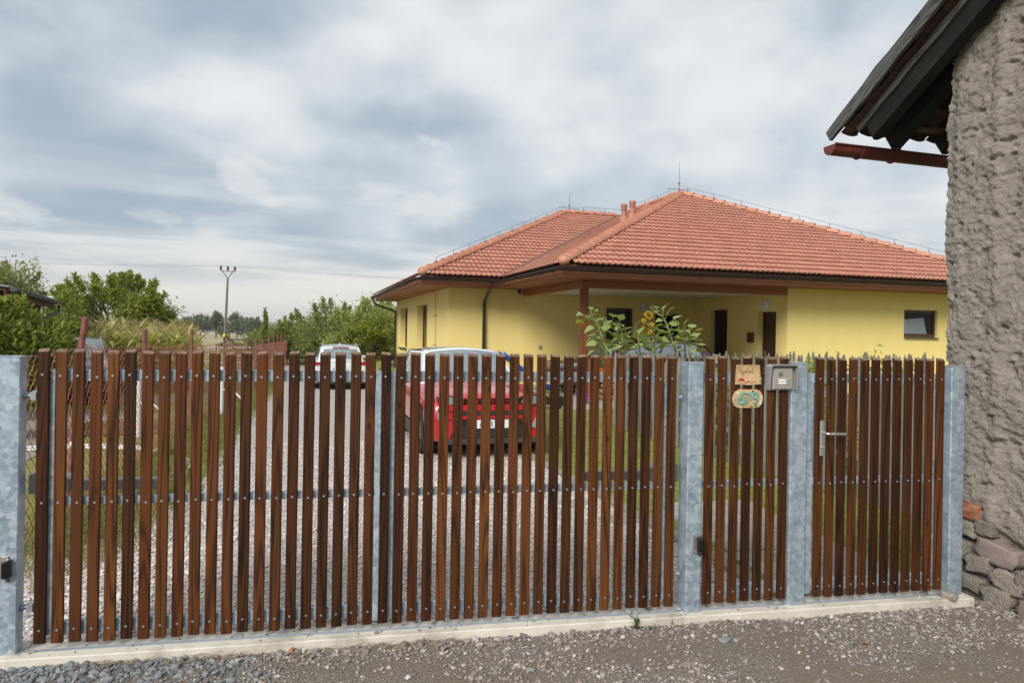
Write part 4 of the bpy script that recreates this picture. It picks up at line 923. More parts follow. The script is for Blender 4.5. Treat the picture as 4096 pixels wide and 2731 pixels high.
h = MB(); h.prism([(-.076,-.036),(-.052,-.018),(-.040,-.020),(-.024,-.036)], -.019, -.011); h.build('relief_roof', M['redglaze'], np_)
for x, z, w, mk in ((-.017,-.051,.008,'orangeglaze'), (.0,-.043,.006,'blackglaze'), (.016,-.043,.006,'orangeglaze'), (.030,-.045,.006,'orangeglaze'), (.046,-.034,.007,'clay'), (-.014,-.038,.007,'clay'), (.0,-.058,.004,'whiteglaze')): MB().sphere((x, F_, z), (w, .004, w), 8, 5).build('relief_shape', M[mk], np_)
for x, z in ((-.072,.057), (.072,.057), (-.078,-.055), (.083,-.052)): MB().sphere((x, F_, z), (.0045,.003,.0045), 8, 5).build('screw', M['zinc'], np_)
# ---- clay house number
nb = at_gate('house_number_plaque', 'oval clay plaque with the green house number 679 and sea creatures', 'plaque', 4.114, -.004, 1.388)
pl = [(-.062,.060),(.060,.059),(.085,.052),(.103,.028),(.108,0),(.102,-.030),(.085,-.053),(.06,-.060),(-.07,-.059),(-.092,-.046),(-.106,-.012),(-.104,.012),(-.09,.044)]
pb = MB().prism(pl, -.012, -.001).build('plate', M['clay'], nb); bv = pb.modifiers.new('b', 'BEVEL'); bv.width = .003; bv.segments = 2
def text(name, s, size, mat, par, M_, extr=.002, bev=.0, sx=1.):
    c = bpy.data.curves.new(name, 'FONT'); c.body = s; c.size = size; c.extrude = extr; c.bevel_depth = bev; c.align_x = 'CENTER'; c.align_y = 'CENTER'; c.materials.append(mat); c.resolution_u = 4
    tmp = bpy.data.objects.new('tmp', c); C.objects.link(tmp); dg = bpy.context.evaluated_depsgraph_get(); me = bpy.data.meshes.new_from_object(tmp.evaluated_get(dg))
    bpy.data.objects.remove(tmp); me.materials.clear(); me.materials.append(mat); return link(name, me, par, M=M_ @ Matrix.Scale(sx, 4, (1,0,0)))
FR = Matrix.Rotation(R(90), 4, 'X')                     # text plane -> facing local -y
for ch, x, z, a in (('6', -.048, -.002, -3), ('7', -.004, -.002, -6), ('9', .050, .001, 4)):
    text('numeral', ch, .110, M['teal'], nb, Matrix.Translation((x, -.0145, z)) @ FR @ Matrix.Rotation(R(a), 4, 'Z'), .003, .0028)
for x, z, w, mk in ((-.070,.036,.010,'whiteglaze'), (-.068,.016,.011,'clay'), (-.020,.008,.007,'greenglaze'), (.036,.046,.009,'blackglaze'), (.096,.010,.008,'whiteglaze'), (.094,-.012,.005,'whiteglaze'), (.090,-.029,.009,'whiteglaze'), (.022,-.052,.014,'greenglaze'), (-.048,-.052,.007,'whiteglaze'), (-.090,-.006,.007,'teal'), (-.082,-.036,.006,'teal'), (-.092,-.028,.004,'teal'), (.072,-.045,.004,'clay'), (.080,-.038,.004,'clay'), (-.030,-.046,.008,'greenglaze'), (.056,-.046,.012,'greenglaze'), (.024,-.010,.006,'redglaze')): MB().sphere((x, F_, z), (w, .004, w*.8), 9, 5).build('relief_shape', M[mk], nb)
for x, z in ((-.062,.048), (.072,.047), (-.070,-.050), (.078,-.050)): MB().sphere((x, F_, z), (.0045,.003,.0045), 8, 5).build('screw', M['zinc'], nb)
# ---- intercom
ic = at_gate('intercom', 'grey metal door intercom with a rain hood and two call buttons', 'intercom', 4.345, -.003, 1.528)
hd = MB(); pr = [(-.098,-.082),(-.098,.070),(-.086,.083),(.086,.083),(.098,.070),(.098,-.082)]; pi_ = [(-.092,-.082),(-.092,.067),(-.083,.077),(.083,.077),(.092,.067),(.092,-.082)]
n = len(pr); Y0, Y1 = -.001, -.062
vs_ = [(x, Y0, z) for x, z in pr]+[(x, Y1+.02*(z < -.05), z) for x, z in pr]+[(x, Y0, z) for x, z in pi_]+[(x, Y1+.02*(z < -.05), z) for x, z in pi_]
fs_ = [(i, i+1, n+i+1, n+i) for i in range(n-1)]+[(2*n+i+1, 2*n+i, 3*n+i, 3*n+i+1) for i in range(n-1)]+[(n+i, n+i+1, 3*n+i+1, 3*n+i) for i in range(n-1)]+[(0, n, 3*n, 2*n), (n-1, 3*n-1, 4*n-1, 2*n-1)]
hd.add(vs_, fs_); hd.build('rain_hood', M['greymetal'], ic)
MB().box(-.0915, .0915, -.010, -.0012, -.083, .0765).build('back_plate', M['greymetal'], ic)
MB().bbox(-.068, .072, -.034, -.010, -.076, .062, .004).build('case', M['greymetal'], ic)
MB().bbox(-.060, .064, -.039, -.034, -.070, .057, .002).build('front_panel', M['panel'], ic)
MB().bbox(-.036, .044, -.041, -.039, -.046, .036, .001).build('module', M['panel'], ic)
for i in range(6): MB().box(-.032, -.004, -.0418, -.0409, .010-.0+i*.0042-.004, .0120+i*.0042-.004).build('speaker_slot', M['ink'], ic)
for z in (-.017, -.035): MB().box(-.034, .019, -.0425, -.0409, z-.006, z+.006).build('name_strip', M['plate'], ic); MB().cyl((.034,-.041,z), (.034,-.047,z), .0065, 12).build('button', M['zinc'], ic)
MB().box(-.010, .014, -.041, -.0389, .043, .052).box(-.012, .014, -.041, -.0389, -.066, -.056).build('clip', M['greymetal'], ic)
# weeds and litter by the kerb
def weed(label, s, d, h, n, seed, group='weeds along the kerb'):
    g_ = np.random.default_rng(seed); o = at_gate('weed', label, 'weed', s, d, -.02, group); st = MB(); V, F = [], []
    for q in range(n):
        a = g_.uniform(0, 6.28); top = Vector((.35*h*math.cos(a)*g_.random(), .35*h*math.sin(a)*g_.random(), h*g_.uniform(.55, 1))); st.tube([(0,0,0), top*.5+Vector((0,0,.1*h)), top], [.0022,.0018,.001], 5)
        for z in np.linspace(.1, 1, 8):
            b = g_.uniform(0, 6.28); p = top*z; l = h*.34*g_.uniform(.6, 1.1)*(1.2-z*.6); dr = Vector((math.cos(b), math.sin(b), .25)); sd_ = Vector((-math.sin(b), math.cos(b), 0))*l*.22; k0 = len(V)
            V += [p, p+dr*l*.35+sd_, p+dr*l*.5+sd_*.4, p+dr*l*.75+sd_*.8, p+dr*l, p+dr*l*.75-sd_*.8, p+dr*l*.5-sd_*.4, p+dr*l*.35-sd_]; F += [[k0+i for i in range(8)]]
    st.build('stem', M['weed'], o); m = MB(); m.add(V, [f for f in F if len(f) > 2]); m.build('leaf', M['weed'], o, 'stuff')
weed('taller thistle like weed growing at the kerb left of the sensor post', 3.36, -.085, .13, 3, 1)
weed('thin upright weed at the kerb just left of the sensor post', 3.60, -.080, .085, 1, 2)
weed('low leafy weed at the kerb below the right gate leaf', 3.44, -.10, .045, 3, 5)
weed('tiny rosette weed at the kerb below the middle of the gate', 2.06, -.075, .04, 3, 3)
weed('sparse weed on the kerb edge below the middle of the right leaf', 2.45, -.08, .03, 4, 4)
lf = MB(); lf.grid(lambda u, v: ((u-.5)*.055, (v-.5)*.034*(1-abs(2*u-1)**2.2), .012+.012*abs(2*v-1)+.008*math.sin(u*7)), 8, 4)
lo = tag(lf.build('fallen_leaf', plain('dry_leaf', (.27,.125,.05), .7)), 'dry orange brown leaf lying on the gravel road', 'leaf'); lo.location = (*gw(4.62, -.50), -.02); lo.rotation_euler = (.15, -.1, .4)
for nm, lb, ct, s, d, sz, mt in (('flat_stone', 'flat pale bluish stone lying on the road below the sensor post', 'stone', 3.82, -.32, (.075,.045,.020), 'bluestone'), ('brick_fragment', 'small orange brick fragment beside the kerb', 'brick piece', 1.33, -.085, (.034,.026,.026), 'orangebrick'), ('flat_stone', 'dark brown stone chip lying on the road near the gate middle', 'stone', 1.95, -.09, (.05,.03,.02), 'pstone'), ('kerb_stone', 'broken brown stone lying on the kerb against the last post', 'stone', 5.61, -.045, (.10,.055,.05), 'stone'), ('kerb_stone', 'rounded dark stone on the kerb under the garden gate', 'stone', 5.50, .055, (.045,.035,.03), 'pstone'), ('kerb_stone', 'small dark stone on the kerb under the right gate leaf', 'stone', 3.50, .06, (.03,.025,.022), 'pstone')):
    me = rock(*sz, 70+int(s*10), .45); me.materials.append(M[mt] if mt in M else pm('orange_brick', [(.34,.12,.05), (.42,.17,.085)], 30, 4, .9))
    o = tag(link(nm, me), lb, ct); on = -.062 < d < .14; o.location = (*gw(s, d), (.034 if on else -.016)+sz[2]*.40); o.rotation_euler.z = s
# straws by the kerb
st = MB(); g = np.random.default_rng(5)
for _ in range(130):
    c = g.choice([.35, .9, 1.65, 2.0]); s, d, a, l = g.normal(c, .16), -.065-abs(g.normal(0, .05)), g.normal(.1, .5), g.uniform(.03, .14); x, y = gw(s, d); st.tube([(x, y, -.004), (x+l*math.cos(a), y+l*math.sin(a)*.5, .002+g.uniform(0,.012))], .0011, 3, caps=False)
st.build('dry_straw', plain('straw', (.27,.21,.11), .8), None, 'stuff')
# ---------------------------------------------------------------- cars
def patch(c00, c10, c11, c01, bu=0., bv=0., nrm=(0,0,1)):
    a, b, c, d = (Vector(q) for q in (c00, c10, c11, c01)); n = Vector(nrm).normalized()
    return lambda u, v: (a*(1-u)*(1-v)+b*u*(1-v)+c*u*v+d*(1-u)*v)+n*(bu*4*u*(1-u)+bv*4*v*(1-v))
def sub(f, u0, u1, v0, v1, off): return lambda u, v: f(u0+(u1-u0)*u, v0+(v1-v0)*v)+Vector(off)
def car(name, label, loc, yaw, L_, Wd, Ht, paint, roofm, nose=.93, belt=.66, hoodf=.56, ws=(.225,.03), rear=(-.40,-.475), wb=.62, rw=.33, rails_=True, details=None, clad=True, group=None):
    o = thing(name, label, 'car', loc, yaw, group)
    h2, w2 = L_/2, Wd/2; xf, xr = wb*L_/2+.02*L_, -wb*L_/2+.02*L_; zb0 = .24; zbelt = belt*Ht; zh = hoodf*Ht
    xwb, xwt, xrt, xrb = ws[0]*L_, ws[1]*L_, rear[0]*L_, rear[1]*L_
    st = sorted(set([-h2, -h2+.03, -h2+.10, -h2+.22, h2, h2-.03, h2-.08, h2-.16, h2-.28]+list(np.linspace(-h2+.3, h2-.35, 46))+[xf-rw-.06, xf+rw+.06, xr-rw-.06, xr+rw+.06]))
    def prof(x):
        t = max(0, (abs(x)-(h2-.30))/.30); w = w2*(1-.13*t**2.2) if x > 0 else w2*(1-.09*t**2.4)
        if x > xwb: q = (x-xwb)/(h2-xwb); zt = zbelt-.01+(zh-zbelt)*q**1.25-(.10*max(0, (x-(h2-.16))/.16)**2)
        elif x < xrb+.06: zt = zbelt-.0-.05*max(0, ((xrb+.06)-x)/max(.02, (xrb+.06)+h2))
        else: zt = zbelt+.03*(-(x)/h2)
        zb = zb0+(.05*t if x < 0 else .04*t)
        for xc in (xf, xr):
            d = abs(x-xc)
            if d < rw+.055: zb = max(zb, .30+math.sqrt(max(0, (rw+.055)**2-d*d))+.02)
        return w, zt, zb
    b = MB(); rows = []
    for x in st:
        w, zt, zb = prof(x); hgt = zt-zb; cr = .045 if x > xwb else .02
        rows.append([(x, y, z) for y, z in ((0,zb),(w*.80,zb),(w*.955,zb+.02),(w*.985,zb+.25*hgt),(w*1.0,zb+.55*hgt),(w*.985,zb+.78*hgt),(w*.955,zt-.045),(w*.90,zt-.012),(w*.70,zt+cr*.45),(w*.35,zt+cr*.9),(0,zt+cr))])
    n = len(rows[0])
    for sg in (1, -1):
        b.add([(x, sg*y, z) for r_ in rows for x, y, z in r_], [(i*n+j, i*n+j+1, (i+1)*n+j+1, (i+1)*n+j) for i in range(len(rows)-1) for j in range(n-1)], 0, None, True)
        for i in (0, -1): b.add([(x, sg*y, z) for x, y, z in rows[i]], [tuple(range(n))])
    body = b.build('body', M[paint], o)
    bm = bmesh.new(); bm.from_mesh(body.data); bmesh.ops.remove_doubles(bm, verts=bm.verts, dist=.001); bmesh.ops.recalc_face_normals(bm, faces=bm.faces); bm.to_mesh(body.data); bm.free()
    # greenhouse
    wb_, wt_, zt_, zr_ = w2*.93, w2*.72, Ht*.965, Ht*.945; zb_ = zbelt-.03
    A = [(xwb, wb_*.94, zb_), (xwt, wt_*.97, zt_-.015), (xrt, wt_*.95, zr_-.015), (xrb, wb_*.93, zb_)]
    m = lambda p: (p[0], -p[1], p[2])
    wsf = patch(m(A[0]), A[0], A[1], m(A[1]), .10, .015, (.8,0,.6)); rff = patch(m(A[1]), A[1], A[2], m(A[2]), .045, .03, (0,0,1)); rrf = patch(A[3], m(A[3]), m(A[2]), A[2], .07, .03, (-.85,0,.4))
    xm = -.17*L_
    sdl = patch(A[0], A[3], A[2], A[1], .0, .0, (0,1,.2)); sfn = lambda u, v: sdl(u, v)+Vector((0,.045*4*u*(1-u)+.0,0))
    sdr = lambda u, v: Vector((sfn(u,v).x, -sfn(u,v).y, sfn(u,v).z))
    gh = MB(); gh.grid(wsf, 14, 8); gh.grid(rff, 14, 10); gh.grid(rrf, 14, 8); gh.grid(sfn, 16, 6); gh.grid(sdr, 16, 6); cb = gh.build('cabin', M[roofm], body)
    bm = bmesh.new(); bm.from_mesh(cb.data); bmesh.ops.remove_doubles(bm, verts=bm.verts, dist=.002); bm.to_mesh(cb.data); bm.free()
    MB().grid(sub(wsf, .055, .945, .05, .93, (.006,0,.006)), 14, 8).build('windscreen', M['carglass'], body)
    MB().grid(sub(rrf, .07, .93, .18, .86, (-.010,0,.003)), 14, 8).build('rear_window', M['carglass'], body)
    for fn, sg in ((sfn, 1), (sdr, -1)):
        for u0, u1 in ((.10, .42), (.445, .70), (.72, .88)):
            f = (lambda fn, u0, u1, sg: lambda u, v: fn((u0+(u1-u0)*u)*(1-.0*v)+(0), .13+.70*v)+Vector((0, sg*.006, .002)))(fn, u0, u1, sg)
            MB().grid(f, 6, 5).build('side_window', M['carglass'], body)
    if rails_:
        for sg in (1, -1):
            y = sg*wt_*.90; MB().tube(curve_pts([(xwt-.10, y, zt_-.0), (xwt-.22, y, zt_+.045), (xrt*.5, y, zt_+.055), (xrt+.28, y, zr_+.05), (xrt+.12, y, zr_-.0)], 5), .016, 6).build('roof_rail', M['silver'] if paint != 'redpaint' else M['blackgloss'], o)
    # wheels
    for xc in (xf, xr):
        for sg in (1, -1):
            mt = Matrix.Translation((xc, sg*(w2-.115), rw)) @ Matrix.Rotation(R(90), 4, 'X')
            t = MB(); pr = [(-.11,.60*rw),(-.11,.9*rw),(-.085,.985*rw),(-.03,rw),(.03,rw),(.085,.985*rw),(.11,.9*rw),(.11,.60*rw)]; k = 28
            t.add([(r_*math.cos(2*math.pi*i/k), r_*math.sin(2*math.pi*i/k), h) for h, r_ in pr for i in range(k)], [(j*k+i, j*k+(i+1)%k, ((j+1)%8)*k+(i+1)%k, ((j+1)%8)*k+i) for j in range(8) for i in range(k)], 0, mt, True)
            wl = t.build('wheel', M['tyre'], o); ri = MB(); ri.cyl((0,0,-.06), (0,0,.06), .61*rw, 24, 0, mt)
            for q in range(5):
                r5 = Matrix.Rotation(2*math.pi*q/5, 4, 'Z'); ri.box(-.03,.03,.03,.60*rw, -.085*(1 if sg > 0 else -1)-.004, -.085*(1 if sg > 0 else -1)+.004, 0, mt @ r5)
            ri.build('rim', M['rim'], wl)
            if clad:
                ar = MB(); N_ = 14; rr = rw+.055; yo = sg*(w2+.004)
                pts = [(xc+rr*math.cos(a), .30+rr*math.sin(a)+.01) for a in np.linspace(-.10, math.pi+.10, N_)]
                po = [(xc+(rr+.065)*math.cos(a), .30+(rr+.065)*math.sin(a)+.01) for a in np.linspace(-.10, math.pi+.10, N_)]
                ar.add([(x, yo, z) for x, z in pts]+[(x, yo, z) for x, z in po]+[(x, yo-sg*.12, z) for x, z in pts], [(i, i+1, N_+i+1, N_+i) for i in range(N_-1)]+[(i+1, i, 2*N_+i, 2*N_+i+1) for i in range(N_-1)], 0, None, True); ar.build('wheel_arch', M['cladding'], o)
    if clad:
        for sg in (1, -1): MB().bbox(xr+rw+.06, xf-rw-.06, sg*(w2-.02)-.025, sg*(w2-.02)+.025, .20, .38, .02).build('side_skirt', M['cladding'], o)
    for sg in (1, -1):
        mr = MB(); mr.sphere((xwb-.22, sg*(w2+.09), zbelt+.05), (.07,.11,.075), 12, 8); mr.box(xwb-.24, xwb-.18, sg*(w2-.02) if sg > 0 else -(w2+.06), sg*(w2+.06) if sg > 0 else -(w2-.02), zbelt-.01, zbelt+.04); mr.build('mirror', M[paint], o)
    MB().box(-h2+.2, h2-.25, -w2+.2, w2-.2, .18, .30).build('underbody', M['black'], o)
    if details: details(o, h2, w2, Ht)
    return o
def slab(par, name, mat, x, ys, zs, t=.02, poly=None, label=None):
    """panel on the front (x>0) or rear (x<0) face; poly in (y,z)"""
    poly = poly or [(ys[0],zs[0]),(ys[1],zs[0]),(ys[1],zs[1]),(ys[0],zs[1])]; s = 1 if x > 0 else -1
    return MB().prism(poly, x-s*t, x, 0, None, 'x').build(name, M[mat], par, None, label)
FT = lambda sg: Matrix(((0,0,sg,0),(sg,0,0,0),(0,1,0,0),(0,0,0,1)))    # text plane onto a +x / -x face
def plate_chars(par, x, z, chars, size):
    s = 1 if x > 0 else -1
    for ch, y in chars: text('plate_character', ch, size, M['ink'], par, Matrix.Translation((x+s*.006, y, z)) @ FT(s), .001, 0, .62)
def red_front(o, h2, w2, Ht):
    X = h2+.006; mir = lambda poly, sg: [(y*sg, z) for y, z in poly]
    g_ = slab(o, 'grille', 'blackgloss', X+.002, None, None, .08, [(-.50,.80),(-.40,.785),(.40,.785),(.50,.80),(.48,.862),(-.48,.862)])
    for i in range(12): slab(g_, 'grille_mark', 'redlens', X+.006, (-.40+i*.07, -.375+i*.07), (.805,.845), .006)
    slab(o, 'crease', 'redpaint', X+.020, None, None, .05, [(-.60,.695),(.60,.695),(.62,.78),(-.62,.78)])
    lg = slab(o, 'lower_grille', 'black', X+.012, None, None, .05, [(-.50,.632),(.50,.632),(.55,.692),(-.55,.692)])
    for z in (.645, .662, .679): slab(lg, 'grille_bar', 'cladding', X+.018, (-.5,.5), (z-.004,z+.004), .01)
    slab(o, 'bumper', 'redpaint', X+.024, None, None, .08, [(-.60,.585),(.60,.585),(.58,.628),(-.58,.628)])
    ai = slab(o, 'air_intake', 'black', X+.012, None, None, .05, [(-.56,.315),(.56,.315),(.50,.50),(.44,.565),(-.44,.565),(-.50,.50)])
    for z in (.35, .39, .43, .47): slab(ai, 'intake_bar', 'cladding', X+.020, (-.5,.5), (z-.007,z+.007), .012)
    slab(o, 'skid_plate', 'cladding', X+.030, None, None, .10, [(-.66,.245),(.66,.245),(.72,.315),(-.72,.315)])
    for sg in (1, -1):
        slab(o, 'headlight', 'white_lens', X+.012, None, None, .10, mir([(.44,.800),(.70,.775),(.735,.875),(.60,.90),(.47,.862)], sg))
        slab(o, 'headlight_rim', 'blackgloss', X+.009, None, None, .10, mir([(.42,.785),(.72,.760),(.745,.885),(.60,.912),(.45,.872)], sg))
        hp_ = MB(); hp_.add([(h2-.06, sg*w2*.90, .775), (h2-.36, sg*(w2*.985), .83), (h2-.40, sg*(w2*.965), .90), (h2-.08, sg*w2*.885, .875)], [(0,1,2,3)]); hp_.build('headlight_side', M['white_lens'], o)
        slab(o, 'fog_surround', 'silver', X+.016, None, None, .08, mir([(.60,.46),(.72,.68),(.745,.68),(.74,.60),(.66,.44)], sg))
        slab(o, 'fog_light', 'blackgloss', X+.014, None, None, .08, mir([(.66,.66),(.735,.63),(.735,.74),(.69,.70)], sg))
    pl = slab(o, 'number_plate', 'plate', X+.034, (-.26,.26), (.455,.570), .02); slab(pl, 'plate_band', 'euroblue', X+.036, (-.258,-.225), (.458,.567), .006)
    plate_chars(pl, X+.032, .513, (('A', -.135), ('E', .018), ('9', .078)), .098)
    lg_ = MB(); 
def white_rear(o, h2, w2, Ht):
    X = -h2-.006
    slab(o, 'rear_bumper', 'whitepaint', X-.03, None, None, .12, [(-.80,.42),(.80,.42),(.84,.66),(-.84,.66)])
    slab(o, 'bumper_skirt', 'cladding', X-.024, (-.80,.80), (.27,.42), .10)
    slab(o, 'brake_light_bar', 'redlens', X+.40, (-.28,.28), (Ht*.925,Ht*.945), .03).location.x = -.12
    for sg in (1, -1):
        slab(o, 'tail_light', 'redlens', X-.02, None, None, .16, [(sg*y, z) for y, z in ((.50,.91),(.86,.88),(.87,1.01),(.72,1.0))])
        slab(o, 'reflector', 'redlens', X-.040, (sg*.62-.10, sg*.62+.10), (.585,.62), .02)
    slab(o, 'boot_panel', 'whitepaint', X-.014, (-.62,.62), (.68,.90), .06)
    pl = slab(o, 'number_plate', 'plate', X-.036, (-.26,.26), (.69,.80), .02); slab(pl, 'plate_band', 'euroblue', X-.040, (.225,.258), (.692,.798), .006)
    plate_chars(pl, X-.036, .745, (('8', -.095), ('9', -.150), ('5', -.205)), .098)
    w = MB(); w.tube([(X+.02,-.30,1.12),(X-.01,.0,1.13),(X+.0,.22,1.18)], .010, 5); w.build('rear_wiper', M['black'], o)
    f = MB(); f.prism([(-1.05,Ht*.965),(-.85,Ht*.965),(-1.02,Ht*.965+.08)], -.02, .02); f.build('aerial_fin', M['whitepaint'], o)
HD = math.atan2(-HN[1], -HN[0])                          # heading out of the drive
def place(front, L_, hd, sgn=1): return (front[0]-sgn*math.cos(hd)*L_/2, front[1]-sgn*math.sin(hd)*L_/2)
p = place((-.285, 9.72), 4.14, HD); car('parked_car', 'red compact car with a white roof, nose to the gate on the drive', (*p, float(tz(*p))+.012), HD, 4.14, 1.77, 1.52, 'redpaint', 'whitepaint', details=red_front, rails_=False)
HB = HD+math.pi; p = place((-5.92, 24.3), 4.38, HB, -1); car('parked_car', 'white estate car seen from behind, far down the gravel drive', (*p, float(tz(*p))+.012), HB, 4.38, 1.84, 1.60, 'whitepaint', 'whitepaint', details=white_rear, belt=.63, hoodf=.6)
def plum_front(o, h2, w2, Ht):
    X = h2+.006
    for sg in (1, -1):
        slab(o, 'headlight', 'white_lens', X-.01, None, None, .14, [(sg*y, z) for y, z in ((.42,.66),(.76,.70),(.78,.82),(.50,.76))])
        hp_ = MB(); hp_.add([(h2-.05, sg*(w2*.92), .66), (h2-.42, sg*(w2+.004), .76), (h2-.46, sg*(w2*.985), .84), (h2-.07, sg*(w2*.90), .80)], [(0,1,2,3)]); hp_.build('headlight_side', M['white_lens'], o)
        tl = MB(); tl.add([(-h2+.05, sg*(w2*.96), .82), (-h2+.28, sg*(w2+.004), .86), (-h2+.24, sg*(w2*.985), 1.08), (-h2+.05, sg*(w2*.93), 1.06)], [(0,1,2,3)]); tl.build('tail_light', M['white_lens'], o)
    slab(o, 'grille', 'blackgloss', X+.002, (-.5,.5), (.42,.62), .05)
HL = HY+math.pi; p = hw(3.05, 2.75); car('parked_car', 'burgundy estate car parked sideways under the carport roof', (*p, .187), HL, 4.5, 1.78, 1.50, 'plumpaint', 'plumpaint', details=plum_front, belt=.62, hoodf=.50, rear=(-.41,-.48), clad=False)
def blue_front(o, h2, w2, Ht):
    X = h2+.006; slab(o, 'grille', 'blackgloss', X+.002, (-.5,.5), (.55,.75), .05)
    for sg in (1, -1): slab(o, 'headlight', 'white_lens', X+.002, (sg*.62-.16, sg*.62+.16), (.68,.82), .10)
car('parked_car', 'silver blue car half hidden by the elder bush beyond the wire fence', (-11.5, 18.4, float(tz(-11.5, 18.4))+.03), R(-62), 4.2, 1.8, 1.62, 'darkpaint', 'bluepaint', details=blue_front)

# ---------------------------------------------------------------- wire mesh fence along the drive
def fx(y): return -3.70-.2706*(y-5.3)
cf = thing('wire_fence', 'rust red chain link fence with many red steel posts along the drive', 'fence', (0,0,0))
PY = [6.7, 9.04, 12.3, 16.4, 21.4, 24.2, 27, 30, 33, 36, 39, 42.2, 45.8, 49.5, 54, 59, 65, 72]
PT_ = [1.86, 1.73, 1.72, 1.55, 1.40, 1.36, 1.30, 1.35, 1.47, 1.42, 1.40, 1.35, 1.33, 1.30, 1.25, 1.2, 1.1, 1.0]
for y, zt in zip(PY, PT_):
    x = fx(y)-.03; z0 = float(tz(x, y)); m = MB(); ln_ = (-.14, .0) if y < 8 else (random.uniform(-.03,.03), 0)
    m.tube([(x+ln_[0], y, z0-.3), (x+ln_[0]*.2, y, zt-.4), (x+.0+(.03 if y < 8 else 0), y, zt)], .029, 10)
    q = m.build('post', M['redpost'], cf)
    if y < 8:
        for zz in (.62, .98): MB().cyl((x-.10+.1*(zz-.3)/1.3, y, zz), (x-.095+.1*(zz-.3)/1.3, y, zz+.05), .032, 10).build('white_band', M['tape'], q)
for y in np.arange(77, 108, 6.): x = fx(y); MB().cyl((x, y, float(tz(x,y))), (x, y, .75-.004*(y-77)), .03, 6).build('post', M['redpost'], cf)
def mesh_wires(y0, y1, pitch, r, name, ns):
    rows, F = [], []; k = 0; V = []
    s = y0; i = 0; step = pitch/math.hypot(1, .2706)
    while s < y1:
        x = fx(s); zb = float(tz(x, s))+.03; top = float(np.interp(s, [4.5,5.3,6.7,9,12.3,16.4,21.4,40], [1.50,1.545,1.58,1.53,1.44,1.40,1.18,.95]))+.02*math.sin(s*3)+random.uniform(-.012,.012)
        n = max(4, int((top-zb)/(pitch*.92))); sg = 1 if i % 2 else -1
        zz = np.linspace(zb, top, n+1); off = np.where(np.arange(n+1) % 2 == 0, .5, -.5)*sg*step*1.02
        yy = s+off; xx = np.array([fx(q) for q in yy])+np.where(np.arange(n+1) % 2 == 0, r, -r)+.03*np.sin(zz*3+s)
        P = np.column_stack([xx, yy, zz]); ring = np.array([(r*math.cos(a), r*.2*math.cos(a), r*math.sin(a)) for a in (0, 2.094, 4.189)])
        ring2 = np.array([(r*math.cos(a), r*math.sin(a), 0) for a in (0, 2.094, 4.189)])
        V.append((P[:,None,:]+ring2[None]).reshape(-1, 3)); idx = k+np.arange(n)[:,None]*3
        for a in range(3): F.append(np.column_stack([idx[:,0]+a, idx[:,0]+(a+1)%3, idx[:,0]+3+(a+1)%3, idx[:,0]+3+a]))
        k += (n+1)*3; s += step; i += 1
    return fast_mesh(name, np.concatenate(V), np.concatenate(F), M['rustwire'], cf, 'stuff')
mesh_wires(4.4, 13.0, .058, .0030, 'wire_mesh', 1); mesh_wires(13.0, 22, .075, .0028, 'wire_mesh', 1); mesh_wires(22, 44, .13, .005, 'wire_mesh', 1)
tw = MB(); tw.tube([(fx(s)-.01, s, float(np.interp(s, [4.4,5.3,6.7,9,12.3,16.4,21.4], [1.47,1.52,1.56,1.50,1.41,1.37,1.15]))+.015*math.sin(s*5)) for s in np.arange(4.4, 21.4, .25)], .0042, 4); tw.build('tension_wire', M['rustwire'], cf)

# ---------------------------------------------------------------- garden picket fence (an L of two runs)
def picket_me(seed, h, w):
    g_ = random.Random(seed); m = MB(); t = .022; tp = g_.uniform(.25, .75)
    pr = [(-w/2, 0), (w/2, 0), (w/2*g_.uniform(.85,1.05), h*.6), (w/2, h-.09), (w/2-w*(1-tp)*.8, h), (w/2-w*(1-tp)*.8-.008, h), (-w/2, h-.08), (-w/2*g_.uniform(.85,1.05), h*.5)]
    m.prism(pr, 0, t); return m.mesh('picket', M['picket'])
PM = [picket_me(i, 1.34, .052+.008*(i % 3)) for i in range(7)]
pf = thing('picket_fence', 'weathered grey pointed picket fence round the vegetable garden', 'fence', (0,0,0))
for A_, B_, n in (((1.85, 12.66), (4.15, 6.70), 50), ((1.93, 12.72), (8.85, 14.62), 70)):
    A_, B_ = np.array(A_), np.array(B_); d = (B_-A_)/np.linalg.norm(B_-A_); rz = math.atan2(d[1], d[0]); Ln = np.linalg.norm(B_-A_)
    for i in range(n):
        q = A_+d*(Ln*(i+.5)/n+random.uniform(-.012,.012)); z0 = float(tz(*q))+.02
        link('picket', random.choice(PM), pf, M=Matrix.Translation((q[0], q[1], z0)) @ Matrix.Rotation(rz, 4, 'Z') @ Matrix.Rotation(random.gauss(0,.025), 4, 'Y') @ Matrix.Scale(random.uniform(.95,1.035), 4, (0,0,1)))
    for zz in (.35, 1.0):
        nrm = np.array([-d[1], d[0]])*.03*(-1 if n == 50 else 1); a, b = A_-nrm*0, B_
        r_ = MB(); r_.box(0, Ln, .024, .06, zz, zz+.06); o_ = r_.build('rail', M['picket'], pf); o_.matrix_basis = Matrix.Translation((A_[0], A_[1], float(tz(*A_))+.02)) @ Matrix.Rotation(rz, 4, 'Z')
    for t in np.linspace(.02, .98, 5):
        q = A_+d*Ln*t; MB().cyl((q[0]+.08*d[1]*-1, q[1]+.08*d[0], -.2), (q[0]-.08*d[1], q[1]+.08*d[0], 1.22), .045, 8).build('post', M['picket'], pf)
tag(MB().cyl((1.80,12.70,0), (1.80,12.70,1.46), .018, 8).build('garden_stake', plain('green_coated_stake', (.16,.27,.21), .5)), 'pale green coated stake at the left end of the picket fence', 'stake')

